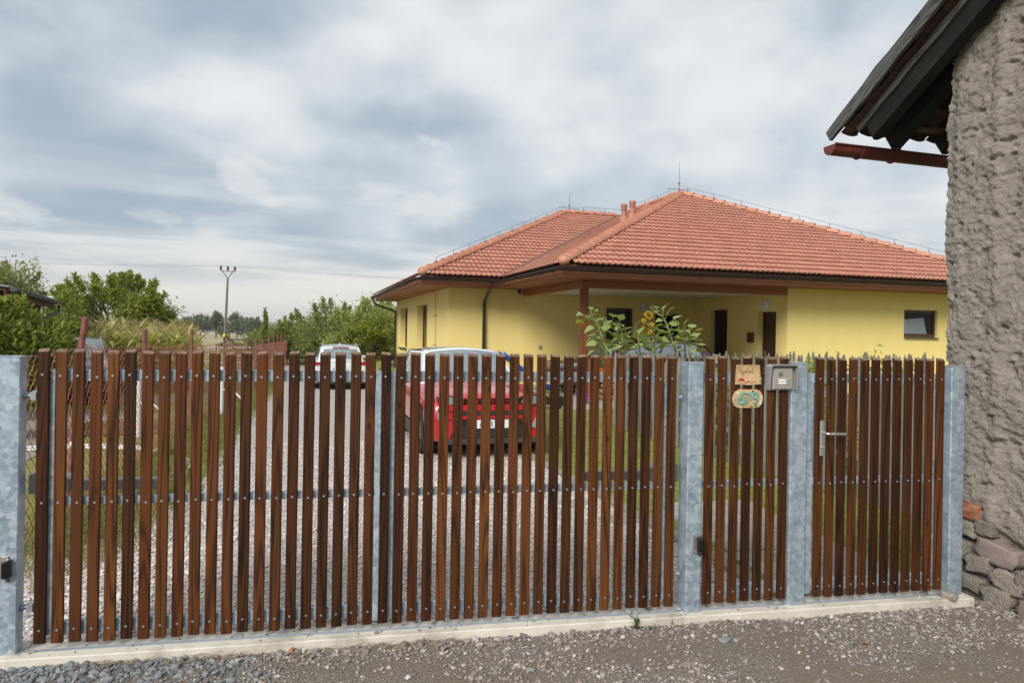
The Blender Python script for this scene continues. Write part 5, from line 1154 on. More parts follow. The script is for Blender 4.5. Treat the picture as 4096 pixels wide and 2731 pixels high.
# lawn edging and path
ed = thing('lawn_edging', 'line of old edging boards between gravel drive and lawn', 'edging', (0,0,0))
nn = -10.42
while nn < 1.0:
    l = random.uniform(.9, 1.25); m = MB().bbox(-.055, .055, .006, l-.006, -.1, .05, .008); o_ = m.build('board', M['edging'], ed); x, y = hw(-2.33+random.uniform(-.012,.012), nn)
    o_.matrix_basis = Matrix.Translation((x, y, float(tz(x,y))+.0)) @ Matrix.Rotation(HY+random.uniform(-.008,.008), 4, 'Z'); nn += l
th = MB().box(4.62, 5.62, .15, .27, -.05, .026); t_o = th.build('threshold_board', M['edging'], ed); t_o.matrix_basis = Matrix.Translation((*G0, 0)) @ Matrix.Rotation(GY, 4, 'Z')
pth = MB().box(4.60, 5.70, .29, 2.75, -.1, .006).build('garden_path', M['lawn'], None, 'structure'); pth.location = (*G0, 0); pth.rotation_euler.z = GY
ps = MB().bbox(0, .345, 0, .262, 0, .035, .006).mesh('paving_slab', M['paver'])
for j in range(9):
    for i in range(3): link('paving_slab', ps, pth, M=Matrix.Translation((4.62+i*.357+random.uniform(-.004,.004)+(.10 if j % 2 else 0)*0, .32+j*.272, -.006+random.uniform(-.004,.005))) @ Matrix.Rotation(random.uniform(-.01,.01), 4, 'Z'))
for k, (s, d) in enumerate(((4.30, .85), (4.15, 1.45), (3.95, 2.05), (3.7, 2.7))):
    q = link('paving_slab', ps, pth, M=Matrix.Translation((s, d, -.006)) @ Matrix.Rotation(.25, 4, 'Z'))
# ---------------------------------------------------------------- leaves, trees, plants
def leaf_cloud(name, P, D, size, mat, par, asp=.45, droop=.5, seed=0, kind=None, jit=.6):
    """P (n,3) leaf bases, D (n,3) growth directions; each leaf two triangles folded along the rib"""
    g_ = np.random.default_rng(seed); n = len(P); D = D+g_.normal(0, jit, (n,3)); D[:,2] -= droop*g_.random(n); D /= np.linalg.norm(D, axis=1)[:,None]+1e-9
    up = np.tile([0,0,1.], (n,1))+g_.normal(0, .35, (n,3)); Sd = np.cross(D, up); Sd /= np.linalg.norm(Sd, axis=1)[:,None]+1e-9; Nn = np.cross(Sd, D)
    s = (size*g_.uniform(.6, 1.3, n))[:,None]; w = s*asp
    V = np.stack([P, P+D*s*.5+Sd*w*.5+Nn*s*.08, P+D*s, P+D*s*.5-Sd*w*.5+Nn*s*.08], 1).reshape(-1, 3); i = np.arange(n)[:,None]*4
    F = np.concatenate([i+np.array([0,1,2]), i+np.array([0,2,3])], 1).reshape(-1, 3)
    return fast_mesh(name, V, F, mat, par, kind)
def tree(label, cat, x, y, h, rx, ry, cz, rz, mat, nleaf, lsize, seed, nclump=26, trunk_r=.09, spr=10, group=None, name='tree', sprl=.7, lean=0, asp=.45, up=.5, droop=.5, sig=.30):
    g_ = np.random.default_rng(seed); z0 = float(tz(x, y)); o = thing(name, label, cat, (x, y, z0), 0, group)
    tb = MB(); th = max(.25, cz-rz*.75); tb.tube(curve_pts([(0,0,-.15), (lean*.3+.03, .02, th*.5), (lean*.6, -.02, th)], 5), [trunk_r*(1.15-.4*i/10) for i in range(11)], 8)
    P, D = [], []; nleaf = int(nleaf*1.75); lsize *= 1.32; per = nleaf//(nclump+spr)
    for k in range(nclump+spr):
        a, ct = g_.uniform(0, 6.283), g_.uniform(-.75, 1); rr = g_.uniform(.55, 1.0) if k < nclump else 1.02; st_ = math.sqrt(1-ct*ct)
        c = np.array([lean+rx*rr*st_*math.cos(a), ry*rr*st_*math.sin(a), cz+rz*rr*ct]); b0 = np.array([lean*.6, -.02, th*g_.uniform(.7, 1.05)])
        midp = b0*.45+c*.55+np.array([0,0,.12*rz])
        if k % 2 == 0 or k >= nclump: tb.tube(curve_pts([b0, midp, c], 4), [trunk_r*.42*(1-.85*i/8)+.006 for i in range(9)], 5, caps=False)
        if k < nclump:
            sg = sig*np.array([rx, ry, rz*.8])*g_.uniform(.7, 1.25); q = c+g_.normal(0, 1, (per,3))*sg*.75; dirn = (q-np.array([lean,0,cz-.5*rz])); dirn /= np.linalg.norm(dirn, axis=1)[:,None]+1e-9
        else:                                          # a shoot standing out of the crown
            out = (c-np.array([lean,0,cz-.3*rz])); out /= np.linalg.norm(out); out[2] += up; out /= np.linalg.norm(out); l = sprl*g_.uniform(.6, 1.3); t = g_.random(per)
            q = c+out*(t*l-.25*l)[:,None]+g_.normal(0, .05+.05*sprl, (per,3))*(1.1-.6*t)[:,None]; dirn = np.tile(out, (per,1))
            tb.tube([c-out*.25*l, c+out*l*.75], [.012,.004], 4, caps=False)
        P.append(q); D.append(dirn)
    P, D = np.concatenate(P), np.concatenate(D); k = P[:,2] > .12; P, D = P[k], D[k]
    tb.build('trunk', M['bark'], o); leaf_cloud('crown', P, D, lsize, M[mat], o, asp, droop, seed+1); return o
def at(px, Y): return (px-2048+6)/2800*Y            # x of a thing seen at column px of the photograph, at distance Y
tree('broad cherry tree with drooping leaves rising behind the corn', 'tree', at(452,30), 30, 4.3, 2.0, 1.6, 2.72, 1.32, 'cherry', 15000, .125, 11, 40, .13, 50, sprl=.62, droop=1.0, sig=.24)
tree('dark leafed tree behind the sheet metal shed roof, cut by the left picture edge', 'tree', at(15,44), 44, 6, 1.75, 1.8, 4.1, 2.1, 'willow', 7000, .17, 12, 26, .15, 20, sprl=.6, up=.2)
# elder bush: shoots with drooping compound leaves
tree('leafy green elder bush in front of the shed at the left edge', 'bush', at(25,10.8), 10.8, 2.4, .66, .8, 1.10, .76, 'elder', 9500, .088, 13, 34, .05, 52, name='elder_bush', sprl=.34, up=.15, droop=.9, asp=.36, sig=.28)
tree('lower pale green elder bush at the right of the leafy one, before the corn', 'bush', at(258,21), 21, 2.4, .52, .5, 2.0, .60, 'elder', 2300, .095, 14, 14, .04, 18, name='elder_bush', sprl=.45, up=.35, droop=.8, asp=.36)
tree('slim pale young birch standing right of the cherry tree', 'tree', at(716,48), 48, 3.3, .55, .55, 1.7, 1.1, 'farleaf', 1500, .15, 15, 12, .05, 8, sprl=.5, up=.8)
specs = [('dark rounded hedge tree behind the last red posts', 1128, 46, 2.9, 1.5, 1.6, 1.1, 'bushm'), ('tall slender shoot rising above the hedge beside the goal', 1058, 44, 3.2, .16, 1.75, 1.75, 'bushm'),
         ('low pale bush in front of the hedge left of the tall shoot', 1018, 50, 2.0, 1.0, 1.0, .9, 'orchard'), ('mid green willow like tree left of the white car', 1215, 47, 3.4, 1.7, 1.7, 1.55, 'willow'),
         ('tallest grey green tree above the white car', 1312, 44, 4.0, 1.75, 2.0, 1.75, 'willow'), ('pale pear tree with upright shoots, behind the white car', 1410, 40, 3.6, 1.35, 1.75, 1.45, 'orchard2'),
         ('pale pear tree with upright shoots, next to the yellow house corner', 1500, 41, 3.7, 1.35, 1.8, 1.5, 'orchard2'), ('bushy dark tree against the downpipe of the house', 1565, 46, 3.7, 1.3, 1.9, 1.6, 'willow'),
         ('hedge bush behind the goal frame', 985, 60, 1.8, 2.0, .9, .9, 'bushm'), ('wide hedge bush below the tallest tree', 1265, 50, 2.0, 2.3, .9, 1.1, 'bushm'), ('wide hedge bush behind the white car roof', 1385, 50, 2.0, 2.6, .9, 1.1, 'bushm'), ('wide hedge bush beside the house corner', 1530, 52, 2.2, 2.4, 1.0, 1.2, 'bushm')]
for i, (lb, px, Y, h, rx, cz, rz, mt) in enumerate(specs):
    slim = rx < .3; big = rz > 1.3 and not slim
    tree(lb, 'tree' if big else ('sapling' if slim else 'bush'), at(px, Y), Y, h, rx, rx*.9, cz, rz, mt, 1200 if slim else (6200 if big else 3600), .13 if big else .14, 100+i*7, 10 if slim else 28, .03 if slim else .08, 2 if slim else (26 if big else 10), 'trees and hedge bushes beyond the drive', 'fruit_tree' if mt == 'orchard2' else ('sapling' if slim else ('tree' if big else 'hedge_bush')), .65, up=1.0 if mt == 'orchard2' else .5, sig=.2 if slim else .3)
tree('small yellowish apple tree with a forked trunk at the house corner', 'tree', at(1492,33), 33, 2.75, .62, .6, 1.62, .62, 'apple', 2600, .12, 41, 18, .055, 14, name='apple_tree', sprl=.4, up=.5)
tree('small yellowish apple tree right of the white car', 'tree', at(1440,31.5), 31.5, 2.6, .5, .5, 1.78, .52, 'apple', 1900, .12, 43, 14, .05, 12, name='apple_tree', sprl=.35, up=.4)
# far trees in the fields
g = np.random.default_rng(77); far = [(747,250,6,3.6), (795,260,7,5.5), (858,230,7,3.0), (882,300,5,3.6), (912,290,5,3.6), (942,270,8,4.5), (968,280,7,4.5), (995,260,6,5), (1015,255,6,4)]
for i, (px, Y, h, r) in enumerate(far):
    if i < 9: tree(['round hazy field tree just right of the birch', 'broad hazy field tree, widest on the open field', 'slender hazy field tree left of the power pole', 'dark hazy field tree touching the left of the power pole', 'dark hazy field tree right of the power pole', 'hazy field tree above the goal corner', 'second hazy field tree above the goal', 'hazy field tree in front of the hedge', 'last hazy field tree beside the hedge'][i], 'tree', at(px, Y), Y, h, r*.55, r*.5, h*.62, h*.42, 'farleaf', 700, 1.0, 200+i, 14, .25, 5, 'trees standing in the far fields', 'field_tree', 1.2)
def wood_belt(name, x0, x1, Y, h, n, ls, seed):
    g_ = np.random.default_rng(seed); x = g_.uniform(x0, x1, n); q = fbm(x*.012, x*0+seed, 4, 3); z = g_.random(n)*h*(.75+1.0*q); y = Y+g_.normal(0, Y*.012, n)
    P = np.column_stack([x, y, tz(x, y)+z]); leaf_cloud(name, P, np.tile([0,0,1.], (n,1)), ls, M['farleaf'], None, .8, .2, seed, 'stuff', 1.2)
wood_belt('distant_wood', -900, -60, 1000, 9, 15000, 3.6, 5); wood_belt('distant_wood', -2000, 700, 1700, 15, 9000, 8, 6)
tb = MB(); g = np.random.default_rng(8)
hl = MB(); xs = np.linspace(-2500, 2200, 90)
def hz(x, k): return 24*k*(.55+1.3*float(fbm(np.array([x/450.]), np.array([k*3.3]), 4, 7)[0]+.3))
hl.add([(x, 2150, -30) for x in xs]+[(x, 2300, hz(x, 1.0)) for x in xs]+[(x, 2450, hz(x, .7)) for x in xs], [(j*90+i, j*90+i+1, (j+1)*90+i+1, (j+1)*90+i) for j in range(2) for i in range(89)], 0, None, True)
hl.build('hills', pm('far_wooded_hill', [(.05,.075,.05), (.075,.10,.06)], .002, 5, .95, world=True), None, 'structure')

# grass
def blades(name, XY, h, w, mat, seed, lean=.5):
    g_ = np.random.default_rng(seed); n = len(XY); z = tz(XY[:,0], XY[:,1]); a = g_.uniform(0, 6.283, n); hh = h*g_.uniform(.5, 1.25, n); L_ = g_.normal(0, lean, (n,2))*hh[:,None]
    c, s = np.cos(a)*w, np.sin(a)*w; B = np.column_stack([XY, z]); m = np.column_stack([XY+L_*.35, z+hh*.6])
    V = np.stack([B-np.column_stack([c,s,0*c]), B+np.column_stack([c,s,0*c]), m+np.column_stack([c,s,0*c])*.8, np.column_stack([XY+L_, z+hh*.95]), m-np.column_stack([c,s,0*c])*.8], 1).reshape(-1, 3); i = np.arange(n)[:,None]*5
    F = np.concatenate([i+np.array([0,1,2]), i+np.array([0,2,4]), i+np.array([4,2,3])], 1).reshape(-1, 3); return fast_mesh(name, V, F, mat, None, 'stuff')
g = np.random.default_rng(55)
def vis(XY, m=.02): return np.abs(XY[:,0]/XY[:,1]) < .74+m
n = 150000; t = g.random(n)**1.5; x = g.uniform(-2.26, 7.0, n); nn_ = -12.2+t*11.9; XY = HA+x[:,None]*HE+nn_[:,None]*HN
dgate = (XY-G0)@GN; sgate = (XY-G0)@GD
A_, B_ = np.array([1.85,12.66]), np.array([4.15,6.70]); side = (B_[0]-A_[0])*(XY[:,1]-A_[1])-(B_[1]-A_[1])*(XY[:,0]-A_[0])
onpath = (sgate > 4.6) & (sgate < 5.72) & (dgate < 2.75)
k = (dgate > .2) & vis(XY) & (side < .1*0+0.0) & ~onpath & ((XY@GD*0+sgate) > 3.55-(dgate)*.28)
k = (dgate > .2) & vis(XY) & (side < 0) & ~(onpath & (g.random(n) < .93)); XY = XY[k]
clump = fbm(XY[:,0]*2.2, XY[:,1]*2.2, 4, 12); k = g.random(len(XY)) < .75+clump*1.2; XY, clump = XY[k], clump[k]
blades('lawn_grass', XY, np.clip(.038+.05*clump, .02, .10), .0028, M['grass'], 3)
n = 42000; y = 4.6+g.random(n)**1.5*26; x = np.array([fx(q) for q in y])+g.normal(.28, .28, n); XY = np.column_stack([x, y]); loc = (XY-HA)@HE; k = vis(XY) & ((loc < -6.5+.25*g.random(n)) | (g.random(n) < .02)) & (y > 5.4+g.normal(0,.3,n)); XY = XY[k]
blades('verge_grass', XY, np.clip(.11+.25*np.abs(fbm(XY[:,0]*1.1, XY[:,1]*1.1, 4, 2)), .05, .3), .0038, M['drygrass'], 4, .6)
n = 70000; y = 5+g.random(n)**1.4*28; x = np.array([fx(q) for q in y])-.1-g.random(n)**.8*10; XY = np.column_stack([x, y]); q = XY-np.array([-4.9,6.0]); ax, bx = q@np.array([-.96,.28]), q@np.array([-.28,.96]); pav = (ax > .6) & (ax < 8.6) & (bx > .5) & (bx < 9.4)
k = vis(XY) & ~(pav & (fbm(XY[:,0]*.8, XY[:,1]*.8, 3, 5) < .12)); XY = XY[k]
blades('yard_grass', XY, np.clip(.06+.1*np.abs(fbm(XY[:,0], XY[:,1], 4, 6)), .03, .2), .004, M['grass'], 5)
# corn
def corn_variant(seed):
    g_ = np.random.default_rng(seed); h = g_.uniform(1.75, 2.1); m = MB(); m.tube([(0,0,0),(.02,.01,h*.6),(.03,0,h)], [.014,.011,.006], 5, 0, None, False)
    for i in range(11):
        z = h*(.12+.8*i/11); a = i*3.14+g_.normal(0,.5); l = g_.uniform(.55, .85)*(1.1-.25*abs(i-5)/5); dr = Vector((math.cos(a), math.sin(a), 0)); sd_ = Vector((-dr.y, dr.x, 0)); rise, fall = g_.uniform(.55,.9), g_.uniform(.5,1.0); pts = []
        for k in range(6): t = k/5; w = .055*math.sin(math.pi*min(1, .15+t*.85))**.8; p = Vector((.02,0,z))+dr*l*t*.85+Vector((0,0,l*(rise*t*1.6-fall*t*t*1.2))); pts += [p-sd_*w, p+sd_*w]
        m.add(pts, [(2*k,2*k+1,2*k+3,2*k+2) for k in range(5)], 1 if (i < 3 or g_.random() < .12) else 0)
    for i in range(8): a = i*.8; m.tube([(.03,0,h-.02), (.03+.06*math.cos(a), .06*math.sin(a), h+.16), (.03+.11*math.cos(a), .11*math.sin(a), h+.2)], .004, 3, 1, None, False)
    return m.mesh('corn_plant', [M['corn'], M['corndry']])
CV = [corn_variant(300+i) for i in range(7)]; ic_ = 0; g = np.random.default_rng(9)
for j in range(7):
    for i in range(34):
        Y = 21.6+j*.62; px = 205+(575)*(i+.5)/34+g.normal(0, 5); x = at(px, Y); z0 = float(tz(x, Y)); o = link('corn_plant', CV[ic_ % 7]); ic_ += 1
        o.location = (x, Y+g.normal(0,.06), z0); o.rotation_euler = (0,0,g.uniform(0,6.28)); o.scale = (1,1,g.uniform(.92,1.08)); tag(o, ('ripening corn plant in the front row of the block behind the wire fence' if j == 0 else 'ripening corn plant in the rearmost row of the block, under the cherry tree' if j == 6 else 'ripening corn plant inside the block behind the wire fence'), 'corn plant', 'corn plants in the block by the fence')
# sunflowers
def leaf_shape(L_, W_, seed, curl=.25):
    g_ = np.random.default_rng(seed); m = MB(); out = [(0,0),(.06,.26),(.18,.46),(.38,.5),(.62,.36),(.82,.18),(1,0)]; V = []; F = []
    for t, w in out: V += [(t*L_, -w*W_, .10*W_*w*2-curl*L_*t*t), (t*L_, 0, -curl*L_*t*t), (t*L_, w*W_, .10*W_*w*2-curl*L_*t*t+g_.normal(0,.003))]
    for i in range(len(out)-1): F += [(3*i,3*i+1,3*i+4,3*i+3),(3*i+1,3*i+2,3*i+5,3*i+4)]
    m.add(V, F, 0, None, True); return m.mesh('leaf', M['sunleaf'])
LM = [leaf_shape(.20, .17, 1, .25), leaf_shape(.15, .11, 2, .5), leaf_shape(.19, .15, 3, .7), leaf_shape(.11, .075, 4, .3)]
def frame_to(d, up=Vector((0,0,1))):
    d = Vector(d).normalized(); s_ = up.cross(d)
    s_ = s_.normalized() if s_.length > 1e-4 else Vector((1,0,0)); return Matrix((d, s_, d.cross(s_))).transposed().to_4x4()
def flower(par, p, face, r, style):
    r *= .66; o = MB(); B = frame_to(face, Vector((.1,.2,1))); B.translation = p
    o.tube([(-.035,0,0),(-.02,0,0),(0,0,0),(.012,0,0)], [.02,r*.72,r*.78,r*.55], 14, 0, B); dk = o.build('flower_head', M['disc'] if style != 'bud' else M['sepal'], par)
    for name, mt, n, l, w, back, x0 in (('sepal', 'sepal', 26, .75, .30, -.35, -.018), ('petal', 'petal', 24 if style != 'bud' else 18, .95 if style == 'open' else .55, .26, .25 if style == 'open' else .9, 0.0)):
        m = MB()
        for i in range(n):
            a = 2*math.pi*i/n+random.uniform(-.1,.1); c, s_ = math.cos(a), math.sin(a); ll = l*r*random.uniform(.75,1.15); b = back+random.uniform(-.25,.25); q = r*.72
            pts = [(x0, q-.01, -w*r*.35), (x0+b*ll*.4, q+ll*.5, -w*r*.5), (x0+b*ll, q+ll*.95, 0), (x0+b*ll*.4, q+ll*.5, w*r*.5), (x0, q-.01, w*r*.35)]
            m.add([(x, y*c-z*s_, y*s_+z*c) for x, y, z in pts], [(0,1,2,3,4)], 0, B)
        m.build(name, M[mt], dk, 'stuff')
def zz(px, py, Y): X = (px-2048)/2800; zc = -(py-1322)/2800; c, s_ = math.cos(.017), math.sin(.017); return (Y*(X*c-zc*s_), Y, 1.8+Y*(X*s_+zc*c))
def sunflower(label, Y, path, head, face, hr, style, leaves, r=.016, extra=()):
    w = lambda u, v, dy=0: Vector(zz(2250+u/3.92, 1180+v/3.92, Y+dy)); P = [w(*q) for q in path]; b = Vector((P[0].x+.02, Y, float(tz(P[0].x, Y))))
    o = thing('sunflower', label, 'sunflower', b, 0, 'sunflowers behind the picket fence'); L_ = lambda p: Vector(p)-b
    pts = curve_pts([(0,0,-.05)]+[L_(p) for p in P], 6); n = len(pts); MB().tube(pts, [r*(1.15-.6*i/n) for i in range(n)], 8).build('stem', M['stem'], o)
    if head: flower(o, L_(w(*head)), face, hr, style)
    for (u, v, fr, sty) in extra:
        q = L_(w(u, v, -.04)); base = min(pts, key=lambda t: (t-(q+Vector((0,0,-.18)))).length); MB().tube(curve_pts([base, (base+q)/2+Vector((.02,0,.03)), q], 4), .005, 5).build('flower_stalk', M['stem'], o); flower(o, q, (random.uniform(-.9,.9), -1, random.uniform(-.8,.6)), fr, sty)
    g_ = random.Random(int(path[0][0]))
    for (u, v, k) in leaves:                            # leaf tip pixel; the stalk starts at the nearest point of the stem, lower down
        tip = L_(w(u, v, g_.uniform(-.22,.22))); base = min(pts, key=lambda t: (Vector((t.x, 0, t.z))-Vector((tip.x, 0, tip.z-.10))).length); d = tip-base; mid = base+d*.5+Vector((0,0,.05))
        st = MB().tube(curve_pts([base, mid, base+d*.62+Vector((0,0,.05))], 4), .0055, 5).build('leaf_stalk', M['stem'], o)
        B = frame_to((d.x, d.y, d.z-.02)); B = Matrix.Translation(base+d*.58+Vector((0,0,.05))) @ B @ Matrix.Rotation(g_.uniform(-.9,.9), 4, 'X'); link('leaf', LM[k], o, M=B @ Matrix.Scale(g_.uniform(.85,1.2), 4))
    for i in range(9):
        t = pts[int(len(pts)*(.45+.055*i))] if .45+.055*i < 1 else pts[-2]; a = i*2.4+path[0][0]; B = Matrix.Translation(t) @ Matrix.Rotation(a, 4, 'Z') @ Matrix.Rotation(-.45+.1*(i % 3), 4, 'Y'); link('leaf', LM[(i+1) % 4], o, M=B @ Matrix.Translation((.05,0,0)) @ Matrix.Scale(g_.uniform(.6,.95), 4))
        MB().tube([t, t+Vector((math.cos(a)*.06, math.sin(a)*.06, .026))], .0045, 5).build('leaf_stalk', M['stem'], o)
    for i in range(9):
        t = pts[int(len(pts)*(.12+.04*i))]; a = i*2.4; B = Matrix.Translation(t) @ Matrix.Rotation(a, 4, 'Z') @ Matrix.Rotation(-.3, 4, 'Y'); link('leaf', LM[i % 3], o, M=B @ Matrix.Translation((.07,0,0)))
        MB().tube([t, t+Vector((math.cos(a)*.08, math.sin(a)*.08, .025))], .005, 5).build('leaf_stalk', M['stem'], o)
sunflower('leftmost sunflower, its big green head nodding in front of the red carport post', 13.0, [(700,950),(645,750),(575,520),(500,380),(430,330),(340,360)], (272,425), (-.15,-.25,-1), .115, 'bud', [(280,320,1),(450,215,1),(520,255,1),(410,540,2),(440,660,0),(400,700,2),(440,790,0),(420,880,2),(590,830,0),(520,500,3),(830,860,0),(770,770,0)], .018)
sunflower('sunflower with a half hidden pale green head, second from the left', 13.25, [(890,950),(880,760),(862,560),(835,465),(770,435),(720,445)], (690,455), (-.6,-.6,-.6), .07, 'bud', [(560,400,1),(640,380,2),(800,350,0),(700,500,2),(840,590,0),(700,740,0),(900,750,2)], .014)
sunflower('leafy sunflower stalk without a visible head, third from the left', 13.05, [(985,950),(955,760),(915,580),(880,500),(860,470)], None, None, 0, '', [(920,390,0),(1030,545,1),(1015,650,2),(840,660,0),(930,580,3),(1090,860,0)], .013)
sunflower('short sunflower with a brown and yellow nodding head, in the middle of the row', 12.9, [(1215,950),(1200,780),(1170,640),(1120,600)], (1095,672), (-.1,-.3,-1), .065, 'open', [(1160,480,1),(1060,600,3),(1210,600,2),(1020,760,0),(1050,870,0),(1280,730,0),(1300,640,1),(1180,850,2)], .012, [(1210,640,.04,'open')])
sunflower('branched sunflower bearing a cluster of small bright yellow flowers', 13.1, [(1445,950),(1430,740),(1400,600),(1360,500),(1330,440)], None, None, 0, '', [(1480,560,1),(1580,600,2),(1310,740,0),(1520,700,0),(1560,690,1),(1240,770,0),(1340,830,2),(1480,880,0),(1380,900,0)], .012, [(1270,400,.042,'open'),(1300,490,.055,'open'),(1395,465,.05,'open'),(1340,510,.045,'open'),(1370,575,.05,'open'),(1300,795,.042,'open'),(1400,832,.034,'open')])
sunflower('tallest sunflower, leaning left with a yellow rimmed head at its top', 13.15, [(1775,960),(1730,760),(1672,560),(1600,390),(1520,305),(1440,275),(1395,280)], (1352,312), (-.55,-.65,-.5), .095, 'open', [(1400,240,1),(1460,210,1),(1610,190,0),(1695,250,0),(1820,360,0),(1500,420,1),(1520,490,2),(1740,480,0),(1800,540,1),(1540,600,2),(1660,640,3),(1600,730,0),(1560,800,2),(1700,820,0)], .017)
sunflower('rightmost sunflower with a yellow green head nodding left', 12.95, [(1985,960),(1970,760),(1945,640),(1900,570),(1840,585),(1815,625)], (1810,668), (-.2,-.3,-1), .075, 'bud', [(1800,450,1),(1930,440,1),(2050,500,0),(2140,570,0),(1900,690,1),(2040,690,2),(2160,740,0),(2150,810,0),(1780,770,0),(2170,890,0),(1850,900,2)], .013)
# vegetables behind the picket fence
def veg(label, x, y, h, r, seed, mat='elder', n=900, ls=.10, group='vegetable plants behind the pickets'):
    g_ = np.random.default_rng(seed); z0 = float(tz(x, y)); o = thing('vegetable_plant', label, 'plant', (x, y, z0), 0, group); st = MB(); P, D = [], []
    for i in range(7):
        a = g_.uniform(0,6.28); top = np.array([r*.6*math.cos(a), r*.6*math.sin(a), h*g_.uniform(.7,1)]); st.tube(curve_pts([(0,0,0), top*np.array([.7,.7,.5]), top], 4), .007, 5, caps=False); t = g_.random(n//7)
        P.append(t[:,None]*top+g_.normal(0, r*.28, (n//7,3))*np.array([1,1,.5])); D.append(g_.normal(0,1,(n//7,3)))
    P, D = np.concatenate(P), np.concatenate(D); P[:,2] = np.abs(P[:,2]); st.build('stem', M['stem'], o); leaf_cloud('foliage', P, D, ls, M[mat], o, .5, .5, seed)
for i, (x, y, h, r, mt, lb) in enumerate(((3.4, 11.2, 1.25, .35, 'apple', 'yellow green bean plant behind the pickets, nearest the plaques'), (4.2, 10.6, 1.35, .42, 'elder', 'tall leafy tomato plant behind the intercom post'), (5.0, 11.4, 1.45, .45, 'apple', 'tall bright plant behind the garden gate, left part'), (5.6, 10.4, 1.3, .4, 'elder', 'leafy plant behind the garden gate, middle'), (6.3, 11.5, 1.5, .5, 'elder', 'tallest plant behind the garden gate, right part'), (5.1, 9.2, 1.0, .4, 'apple', 'low bright plant behind the garden gate, near the path'), (4.3, 9.3, .8, .3, 'elder', 'low dark plant behind the pickets by the lock'), (6.2, 9.6, 1.1, .4, 'apple', 'bright plant behind the garden gate near the hinge post'), (2.9, 12.3, .8, .3, 'apple', 'low plant at the foot of the sunflowers'))):
    veg(lb, x, y, h, r, 400+i, mt)
# power pole, wires, goal, tape fence
Yp = 90; xp = at(893, Yp); z0 = float(tz(xp, Yp)); po = thing('power_pole', 'concrete power pole with a forked steel top carrying three insulators', 'pole', (xp, Yp, z0)); m = MB(); zt = 9.3-z0
m.tube([(0,0,0), (.28,0,zt-1.45)], [.20,.12], 10); m.build('mast', M['polem'], po)
f = MB(); b = Vector((.28,0,zt-1.45))
for q in (-.72, .72): f.tube([b, b+Vector((q*.35,0,.35)), b+Vector((q,0,1.0))], .05, 6)
f.tube([b+Vector((-.95,0,1.0)), b+Vector((.95,0,.9))], .05, 6); f.build('crossarm', M['rust'], po)
tops = []
for q in (-.9, 0., .9):
    i_ = MB(); c = b+Vector((q,0,1.0-.05*q)); 
    for k in range(4): i_.cyl(c+Vector((0,0,.05+k*.14)), c+Vector((0,0,.15+k*.14)), .15, 8); i_.cyl(c+Vector((0,0,.14+k*.14)), c+Vector((0,0,.2+k*.14)), .09, 8)
    i_.build('insulator', M['insul'], po); tops.append(c+Vector((0,0,.62)))
MB().box(-.17,.17,-.23,-.21, 1.55, 2.0).build('warning_sign', M['yellowpl'], po)
for k, tp in enumerate(tops):
    w = MB()
    for ex, ey, ez in ((-95, -32, -1.5), (110, 30, -2.6)):
        e = Vector((ex, ey+k*1.2, tp.z+ez)); w.tube([tp.lerp(e, t)+Vector((0,0,-6*.35*t*(1-t))) for t in np.linspace(0,1,16)], .005, 4, caps=False)
    w.build('wire', M['wire'], po)
Yg = 38; gx = at(985, Yg); z0 = float(tz(gx, Yg)); go = thing('football_goal', 'rusty brown tube football goal frame with a sagging net', 'goal', (gx, Yg, z0), .1); a, hh = 1.06, 1.66
m = MB(); m.tube([(-a,0,0),(-a,0,hh),(a,0,hh),(a,0,0)], .035, 6); m.tube([(-a,0,hh),(-a+.12,.5,hh-.05),(-a+.1,.9,0)], .022, 5); m.tube([(a,0,hh),(a-.12,.5,hh-.05),(a-.1,.9,0)], .022, 5); m.tube([(-a+.12,.5,hh-.05),(a-.12,.5,hh-.05)], .02, 5); m.build('frame', M['rust'], go)
m = MB()
for t in np.linspace(-1, 1, 19): m.tube([(a*t,.02,hh-.02),(a*t*.95,.45,hh-.25-.12*(1-t*t)),(a*t*.93,.88,.02)], .006, 3, caps=False)
for q in np.linspace(.05, 1, 14): z = hh*(1-q); m.tube([(a*t,.02+.85*q**.5,max(.03, z-.10*(1-t*t))) for t in np.linspace(-1,1,9)], .006, 3, caps=False)
m.build('net', M['wire'], go, 'stuff')
tf = thing('tape_fence', 'white electric tape paddock fence on thin posts behind the corn', 'fence', (0,0,0)); pts = [(700,40),(775,39),(860,37),(930,36),(1000,36),(1055,38)]
for px, Y in pts:
    x = at(px, Y); z = float(tz(x, Y)); MB().cyl((x,Y,z), (x,Y,z+1.45), .022, 5).build('post', M['rust'], tf)
for zz_ in (1.28, .86, .5):
    V = []; 
    for i in range(len(pts)-1):
        for t in np.linspace(0,1,6)[:-1]: x0, x1 = at(*pts[i]), at(*pts[i+1]); x, y = x0+(x1-x0)*t, pts[i][1]+(pts[i+1][1]-pts[i][1])*t; V.append((x, y, float(tz(x,y))+zz_-.12*t*(1-t)*(1+i%3)))
    m = MB(); n = len(V); m.add([(x,y,z-.02) for x,y,z in V]+[(x,y,z+.02) for x,y,z in V]+[(x,y+.006,z+.02) for x,y,z in V]+[(x,y+.006,z-.02) for x,y,z in V], [(i, i+1, n+i+1, n+i) for i in range(n-1)]+[(n+i, n+i+1, 2*n+i+1, 2*n+i) for i in range(n-1)]+[(3*n+i+1, 3*n+i, 2*n+i, 2*n+i+1) for i in range(n-1)]); m.build('tape', M['tape'], tf)
